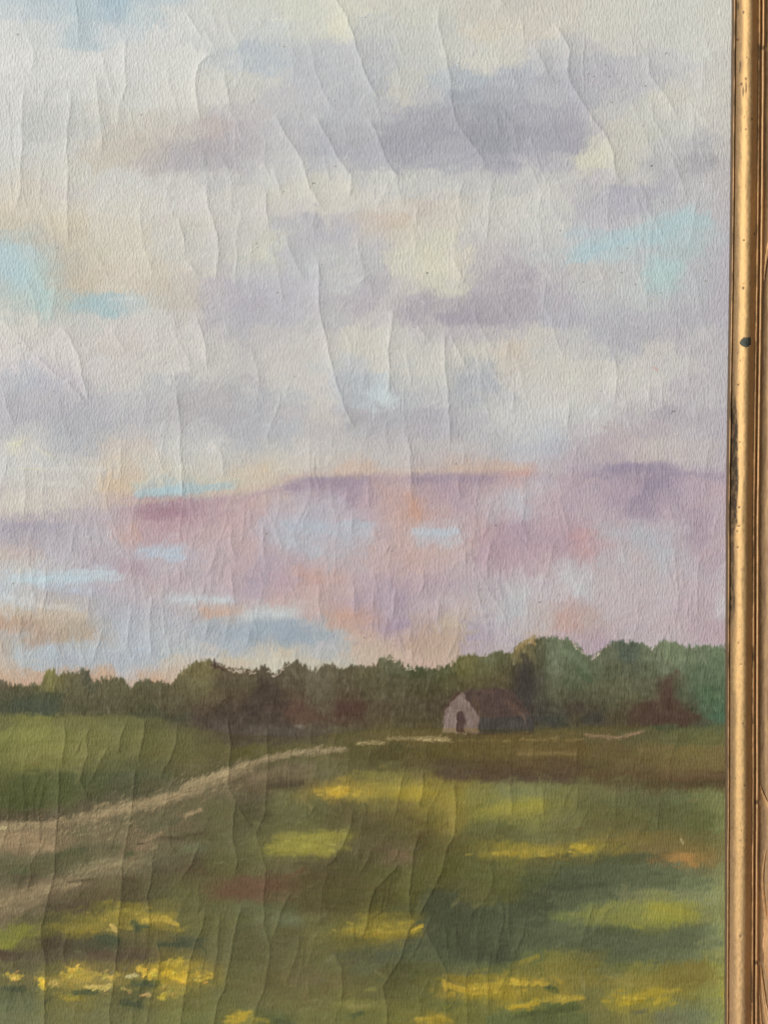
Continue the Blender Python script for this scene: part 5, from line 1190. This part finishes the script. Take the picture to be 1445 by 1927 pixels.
def rail_piece(name, key, sub, step, label=None):
    U, YY, HH = sweep_right(name, PROF[key], FR_TOP - 150, FR_BOT + 150, sub, step)
    YY = np.clip(YY, FR_TOP - np.maximum(U, 0), FR_BOT + np.maximum(U, 0))      # mitred ends
    XS = INNER + U + bow(YY)
    sd = abs(hash(key)) % 7 if False else len(key)
    # hand-worked unevenness along the length
    HH = HH + .35 * vnoise(YY / 37, U / 9, 71 + sd) + .22 * vnoise(YY / 9, U / 5, 72 + sd)
    XS = XS + .28 * vnoise(YY / 60, U * 0, 73) + .14 * vnoise(YY / 14, U * 0, 74)
    col = np.broadcast_to(GOLD, U.shape + (3,)).copy()
    met = np.full(U.shape, .65)
    def paint(a, c, m=None):
        nonlocal col, met
        a = np.clip(a, 0, 1)
        col = col * (1 - a[..., None]) + c * a[..., None]
        if m is not None: met = met * (1 - a) + m * a
    if key == 'bead':
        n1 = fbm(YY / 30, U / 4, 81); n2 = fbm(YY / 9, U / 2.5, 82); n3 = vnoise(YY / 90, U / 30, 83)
        paint(.8 * (1 - sstep(14, 24, U + 3.5 * n1 + 2.5 * n3)), BROWN * .66, .5)          # darker brown tone over the inner flank
        paint(.6 * sstep(36, 42, U + 2 * n1), BROWN * 1.05, .5)                     # brown tone over the outer flank
        paint(.45 * sstep(.25, .7, n2) , BROWN, .8)
        # black grime caught on the inner flank
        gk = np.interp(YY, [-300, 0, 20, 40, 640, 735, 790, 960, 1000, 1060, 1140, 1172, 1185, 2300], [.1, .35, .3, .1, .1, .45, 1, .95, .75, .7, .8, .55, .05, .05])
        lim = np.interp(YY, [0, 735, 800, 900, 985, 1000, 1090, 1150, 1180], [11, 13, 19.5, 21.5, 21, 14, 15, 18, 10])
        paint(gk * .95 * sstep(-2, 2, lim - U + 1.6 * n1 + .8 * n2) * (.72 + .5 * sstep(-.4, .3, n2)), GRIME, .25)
        # scuffs and worm flecks
        for fx, fy, rx, ry in [(1388, 12, 1.8, 10), (1398, 23, 2, 3), (1387, 75, 2.4, 2.6), (1392, 122, 1.8, 9), (1391, 133, 1.5, 6), (1403, 148, 2, 3), (1394, 158, 2.6, 3),
                               (1403.5, 165, 1.2, 14), (1397.5, 172, 1.3, 12), (1405, 108, 1.4, 1.4), (1414, 224, 1.5, 3), (1403, 243, 1.2, 1.8), (1418.5, 440, 1.2, 3), (1398, 542, 2.4, 3), (1399, 452, 2.2, 2), (1388, 724, 2.6, 1.8), (1391, 832, 2, 1.6),
                               (1408, 874, 1.2, 2.2), (1390, 955, 2.2, 2.4), (1389, 990, 3.5, 1.6), (1386, 1000, 2, 2), (1387, 1030, 3, 1.4), (1391, 1180, 1.3, 1.3), (1396, 1193, 1, 1.2), (1388, 1210, 1.4, 2.4),
                               (1398, 1362, 2.4, 1.4), (1402, 1347, 1.2, 2), (1401, 1478, 2, 2), (1395, 1563, 1.3, 1.8), (1393, 1582, 1.6, 1.2), (1393, 1762, 2.4, 4), (1394, 1250, 2, 1.5)]:
            a = 1 - sstep(.5, 1.25, np.hypot((XS - fx) / rx, (YY - fy) / ry))
            paint(a * .85, GRIME * 1.6, .2); HH = HH - .7 * a
        for k in range(70):
            fx = r_.uniform(1385, 1418) ; fy = r_.uniform(-20, 1950); rr_ = r_.uniform(.5, 1.1)
            a = 1 - sstep(.5, 1.3, np.hypot((XS - fx - bow(YY)) / rr_, (YY - fy) / (rr_ * r_.uniform(1, 3))))
            paint(a * .7, GRIME * 2.5, .3)
        ins = poly_mask(XS, YY, chip_poly)
        HH = HH - 1.6 * ins
        paint(ins * 1.0, np.array([.05, .06, .045]), .0)
        # lighter, pinker low end
        paint(.35 * sstep(1500, 1950, YY), ROSE * .86, None)
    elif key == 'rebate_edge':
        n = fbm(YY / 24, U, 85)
        col[:] = np.array([.105, .068, .038]); met[:] = .1  # dark brown along the whole inner edge
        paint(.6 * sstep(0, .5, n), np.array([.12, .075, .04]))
    elif key == 'inner_lip':
        n = fbm(YY / 26, U * 0, 86); n2 = fbm(YY / 120, U * 0, 87)
        vis = np.interp(YY, [-300, 0, 40, 60, 400, 470, 560, 620, 700, 1000, 2300], [.6, .9, .5, .15, .35, .8, .6, .7, .3, .6, .7])
        paint(1 - np.clip(vis + .8 * n2 + .5 * n, 0, 1), BROWN * .5, .4)
        paint(.5 * np.clip(vis + n, 0, 1), ROSE, .7)
    elif key in ('inner_ridge',):
        n = fbm(YY / 40, U * 0, 88); n2 = fbm(YY / 13, U * 0, 89)
        gap = np.interp(YY, [-300, 0, 80, 88, 240, 330, 500, 640, 645, 700, 960, 1010, 1030, 1090, 1215, 1235, 1260, 1330, 1360, 1365, 1480, 1510, 1580, 1600, 1700, 1735, 1815, 1885, 1890, 2300],
                        [.2, .15, .2, .9, .7, .4, .3, .2, .7, .5, .5, .3, .8, .6, .2, .75, .2, .2, .8, .25, .5, .3, .7, .1, .3, .6, .1, .9, .3, .3])
        g = np.clip(gap + .45 * n + .25 * n2, 0, 1)
        paint(g, BROWN * .62, .55); HH = HH - 2.6 * g
        paint(.35 * (1 - g), ROSE * 1.1, .75)
    elif key == 'groove':
        n = fbm(YY / 40, U / 3, 90)
        col[:] = BROWN * .62; met[:] = .3  # base tone darkened: the inner ridge's shade is put into the colour
        paint(.7 * sstep(.1, .6, n), np.array([.20, .075, .03]), .2)
        paint(.45 * sstep(.1, .5, -n), GRIME * 1.8, .1)
    elif key == 'outer_ridge':
        n = fbm(YY / 30, U * 0, 92); n2 = fbm(YY / 8, U * 0, 93)
        g = np.clip(.12 + .5 * n + .25 * n2, 0, 1) * .7
        for fy in (90, 470 + 1040, 1812):
            g = np.maximum(g, 1 - sstep(2, 6, np.abs(YY - fy)))
        paint(g, BROWN * .6, .5); HH = HH - 2 * g
        paint(.4 * (1 - g), ROSE * 1.12, .75)
    else:
        n = fbm(YY / 70, U / 2.6, 94); n2 = fbm(YY / 22, U / 6, 95)
        col[:] = BROWN * .95; met[:] = .5
        paint(.6 * sstep(.0, .6, n), BROWN * .5, .5)
        paint(.4 * sstep(.1, .6, -n2), GOLD * .75, .8)
        paint(.5 * sstep(.3, .7, n2), np.array([.22, .10, .045]), .4)
    V = np.stack([(true_x(XS, HH) - CX) * S, -HH * S, (ZB - (CY + (YY - CY) * (DIST - HH) / DIST)) * S], -1).reshape(-1, 3)
    ny, nx = U.shape
    id_ = np.arange(nx * ny).reshape(ny, nx)
    Fq = np.stack([id_[1:, :-1], id_[1:, 1:], id_[:-1, 1:], id_[:-1, :-1]], -1).reshape(-1, 4)
    me = grid_mesh(name, V, Fq)
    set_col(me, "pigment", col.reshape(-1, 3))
    a = me.attributes.new("metal", 'FLOAT', 'POINT'); a.data.foreach_set("value", met.astype(np.float32).ravel())
    return link(name, me, MAT_GILT, rail, label)

rail_piece('rebate_edge', 'rebate_edge', 3, 4.0, "dark brown inner edge where the frame meets the canvas")
rail_piece('inner_lip', 'inner_lip', 2, 2.5, "thin rubbed gilt lip next to the canvas")
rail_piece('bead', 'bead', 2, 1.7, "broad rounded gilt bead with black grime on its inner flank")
rail_piece('ridge', 'inner_ridge', 1, 2.0, "broken thin gilt line nearest the bead")
rail_piece('groove', 'groove', 1, 3.0, "dark red-brown groove between the two gilt lines")
rail_piece('ridge', 'outer_ridge', 1, 2.0, "continuous bright gilt line beside the carved band")
rail_piece('outer_moulding', 'outer_moulding', 3, 4.0, "brown gilded outer band of the frame")

# the chip in the gilding: bare dark green primer at the bottom of a shallow loss
def bead_h(xs_, y):
    u = xs_ - INNER - float(bow(y))
    return float(np.interp(u, [p[0] for p in PROF['bead']], [p[1] for p in PROF['bead']]))
bm = bmesh.new()
cvs = []
def wv(x, y, h):
    return W(float(true_x(x, h)), CY + (y - CY) * (DIST - h) / DIST, h) - BASE
c0 = bm.verts.new(wv(*chip_c, bead_h(*chip_c) - .15))
rings = []
for sc_, dh in ((.5, -.15), (.9, -.1), (1.03, -.9)):
    ring = []
    for k in range(len(chip_poly)):
        x = chip_c[0] + (chip_poly[k][0] - chip_c[0]) * sc_; y = chip_c[1] + (chip_poly[k][1] - chip_c[1]) * sc_
        ring.append(bm.verts.new(wv(x, y, bead_h(x, y) + dh)))
    rings.append(ring)
n = len(chip_poly)
for k in range(n):
    bm.faces.new((c0, rings[0][k], rings[0][(k + 1) % n]))
    for a, b in zip(rings[:-1], rings[1:]):
        bm.faces.new((a[k], b[k], b[(k + 1) % n], a[(k + 1) % n]))
bmesh.ops.recalc_face_normals(bm, faces=bm.faces)
me = bpy.data.meshes.new("gilding_chip"); bm.to_mesh(me); bm.free()
link("gilding_chip", me, MAT_CHIP, rail, "dark green pointed chip in the gilt bead")

# carved leaves on the outer band
def leaf(spine, widths, lift, label):
    """a carved leaf: raised blade with a midrib, running along a spine given on the outer band"""
    def oh(x, y):
        u = x - INNER - float(bow(y))
        pr = PROF['outer_moulding']
        return float(np.interp(u, [p[0] for p in pr], [p[1] for p in pr]))
    n = 22
    sp = np.array(spine, float)
    t = np.linspace(0, 1, n); ts = np.linspace(0, 1, len(sp))
    sx = np.interp(t, ts, sp[:, 0]); sy = np.interp(t, ts, sp[:, 1])
    for _ in range(3):
        sx[1:-1] = .25 * sx[:-2] + .5 * sx[1:-1] + .25 * sx[2:]; sy[1:-1] = .25 * sy[:-2] + .5 * sy[1:-1] + .25 * sy[2:]
    wd = np.interp(t, np.linspace(0, 1, len(widths)), widths)
    cs = np.array([-1, -.8, -.45, -.12, 0, .12, .45, .8, 1]); hp = np.array([-.05, .5, .85, .75, .6, .75, .85, .5, -.05])
    V = []; cols = []
    for i in range(n):
        j0, j1 = max(0, i - 1), min(n - 1, i + 1)
        tx, ty = sx[j1] - sx[j0], sy[j1] - sy[j0]; ln = math.hypot(tx, ty) + 1e-6
        nx_, ny_ = -ty / ln, tx / ln
        for c, hh in zip(cs, hp):
            lob = 1 + .12 * math.sin(i * 1.9)
            x = sx[i] + nx_ * c * wd[i] * lob; y = sy[i] + ny_ * c * wd[i] * lob
            h = oh(x, y) + hh * 1.05 * lift * min(1, wd[i] / 4 + .25) + .25 * math.sin(i * 2.3 + c * 4)
            V.append(wv(x, y, h))
            g = .72 + .28 * abs(c) + .1 * math.sin(i * 3.1 + c * 7)
            cols.append((GOLD * .6 + ROSE * .55) * g)
    m = len(cs)
    id_ = np.arange(n * m).reshape(n, m)
    Fq = np.stack([id_[1:, :-1], id_[1:, 1:], id_[:-1, 1:], id_[:-1, :-1]], -1).reshape(-1, 4)
    me = grid_mesh("leaf", np.array([tuple(v) for v in V]), Fq)
    set_col(me, "pigment", np.array(cols))
    a = me.attributes.new("metal", 'FLOAT', 'POINT'); a.data.foreach_set("value", np.full(len(V), .8, np.float32))
    me.update()
    nz = sum(p.normal.y for p in me.polygons)
    if nz > 0: me.flip_normals()
    link("leaf", me, MAT_GILT, rail, label)

leaf([(1436.6, 529), (1438.5, 505), (1442, 480), (1449, 450), (1460, 400), (1472, 340)], [.6, 1.6, 2.6, 5, 10, 4], 5, "carved gilt leaf tip pointing down beside the chip")
leaf([(1429.5, 1477), (1433, 1490), (1438, 1502), (1446, 1520), (1458, 1550), (1470, 1590)], [.5, 1.6, 2.6, 4, 6, 2], 5, "slim carved gilt leaf tip pointing up")
leaf([(1440, 1600), (1434, 1640), (1434, 1670), (1437, 1700), (1440, 1730), (1448, 1770)], [.8, 1.8, 2.2, 2.2, 2, .8], 4, "curved carved gilt stem below the slim leaf")
leaf([(1447, 1655), (1452, 1700), (1450, 1750), (1450, 1800), (1456, 1860), (1462, 1890)], [1, 7, 16, 15.5, 10, 2], 6, "broad carved gilt leaf at the picture's right edge")
leaf([(1430.5, 1818), (1433.5, 1850), (1437, 1880), (1443, 1920), (1450, 1960), (1458, 2010)], [.6, 2.2, 4, 5, 5, 2], 4.5, "carved gilt leaf tip under the broad leaf")
leaf([(1428, 1872), (1429.5, 1900), (1432, 1930), (1436, 1960), (1440, 1990)], [.4, 1.2, 1.7, 2, .8], 3.5, "narrow carved gilt leaf near the lower edge")

# the three rails outside the picture: plain runs of the same moulding, mitred
ALLP = [p for k in ('rebate_edge', 'inner_lip', 'bead', 'inner_ridge', 'groove', 'outer_ridge', 'outer_moulding') for p in PROF[k]]
XL = -1278.0
def far_rail(which, label):
    u = np.array([p[0] for p in ALLP]); h = np.array([p[1] for p in ALLP])
    up = np.maximum(u, 0)
    n = 60
    t = np.linspace(0, 1, n)[:, None]
    if which == 'top':
        a = XL - up; b = INNER + up; xx = a + (b - a) * t; yy = np.broadcast_to(FR_TOP - u, xx.shape)
    elif which == 'bottom':
        a = XL - up; b = INNER - 14 + up; xx = a + (b - a) * t; yy = np.broadcast_to(FR_BOT + u, xx.shape)
    else:
        a = FR_TOP - up; b = FR_BOT + up; yy = a + (b - a) * t; xx = np.broadcast_to(XL - u, yy.shape)
    hh = np.broadcast_to(h, xx.shape) + .3 * vnoise(xx / 20, yy / 20, 66)
    V = np.stack([(xx - CX) * S, -hh * S, (ZB - yy) * S], -1).reshape(-1, 3)
    id_ = np.arange(n * len(u)).reshape(n, len(u))
    Fq = np.stack([id_[1:, :-1], id_[1:, 1:], id_[:-1, 1:], id_[:-1, :-1]], -1).reshape(-1, 4)
    me = grid_mesh("frame_rail", V, Fq)
    set_col(me, "pigment", np.where((np.abs(np.broadcast_to(u, xx.shape) - 28) < 12).reshape(-1, 1), GOLD, BROWN))
    a = me.attributes.new("metal", 'FLOAT', 'POINT'); a.data.foreach_set("value", np.full(len(V), .6, np.float32))
    if sum(p.normal.y for p in me.polygons) > 0: me.flip_normals()
    link("frame_rail", me, MAT_GILT, root, label)
far_rail('top', "upper gilded rail of the frame")
far_rail('bottom', "lower gilded rail of the frame")
far_rail('left', "left-hand gilded rail of the frame")
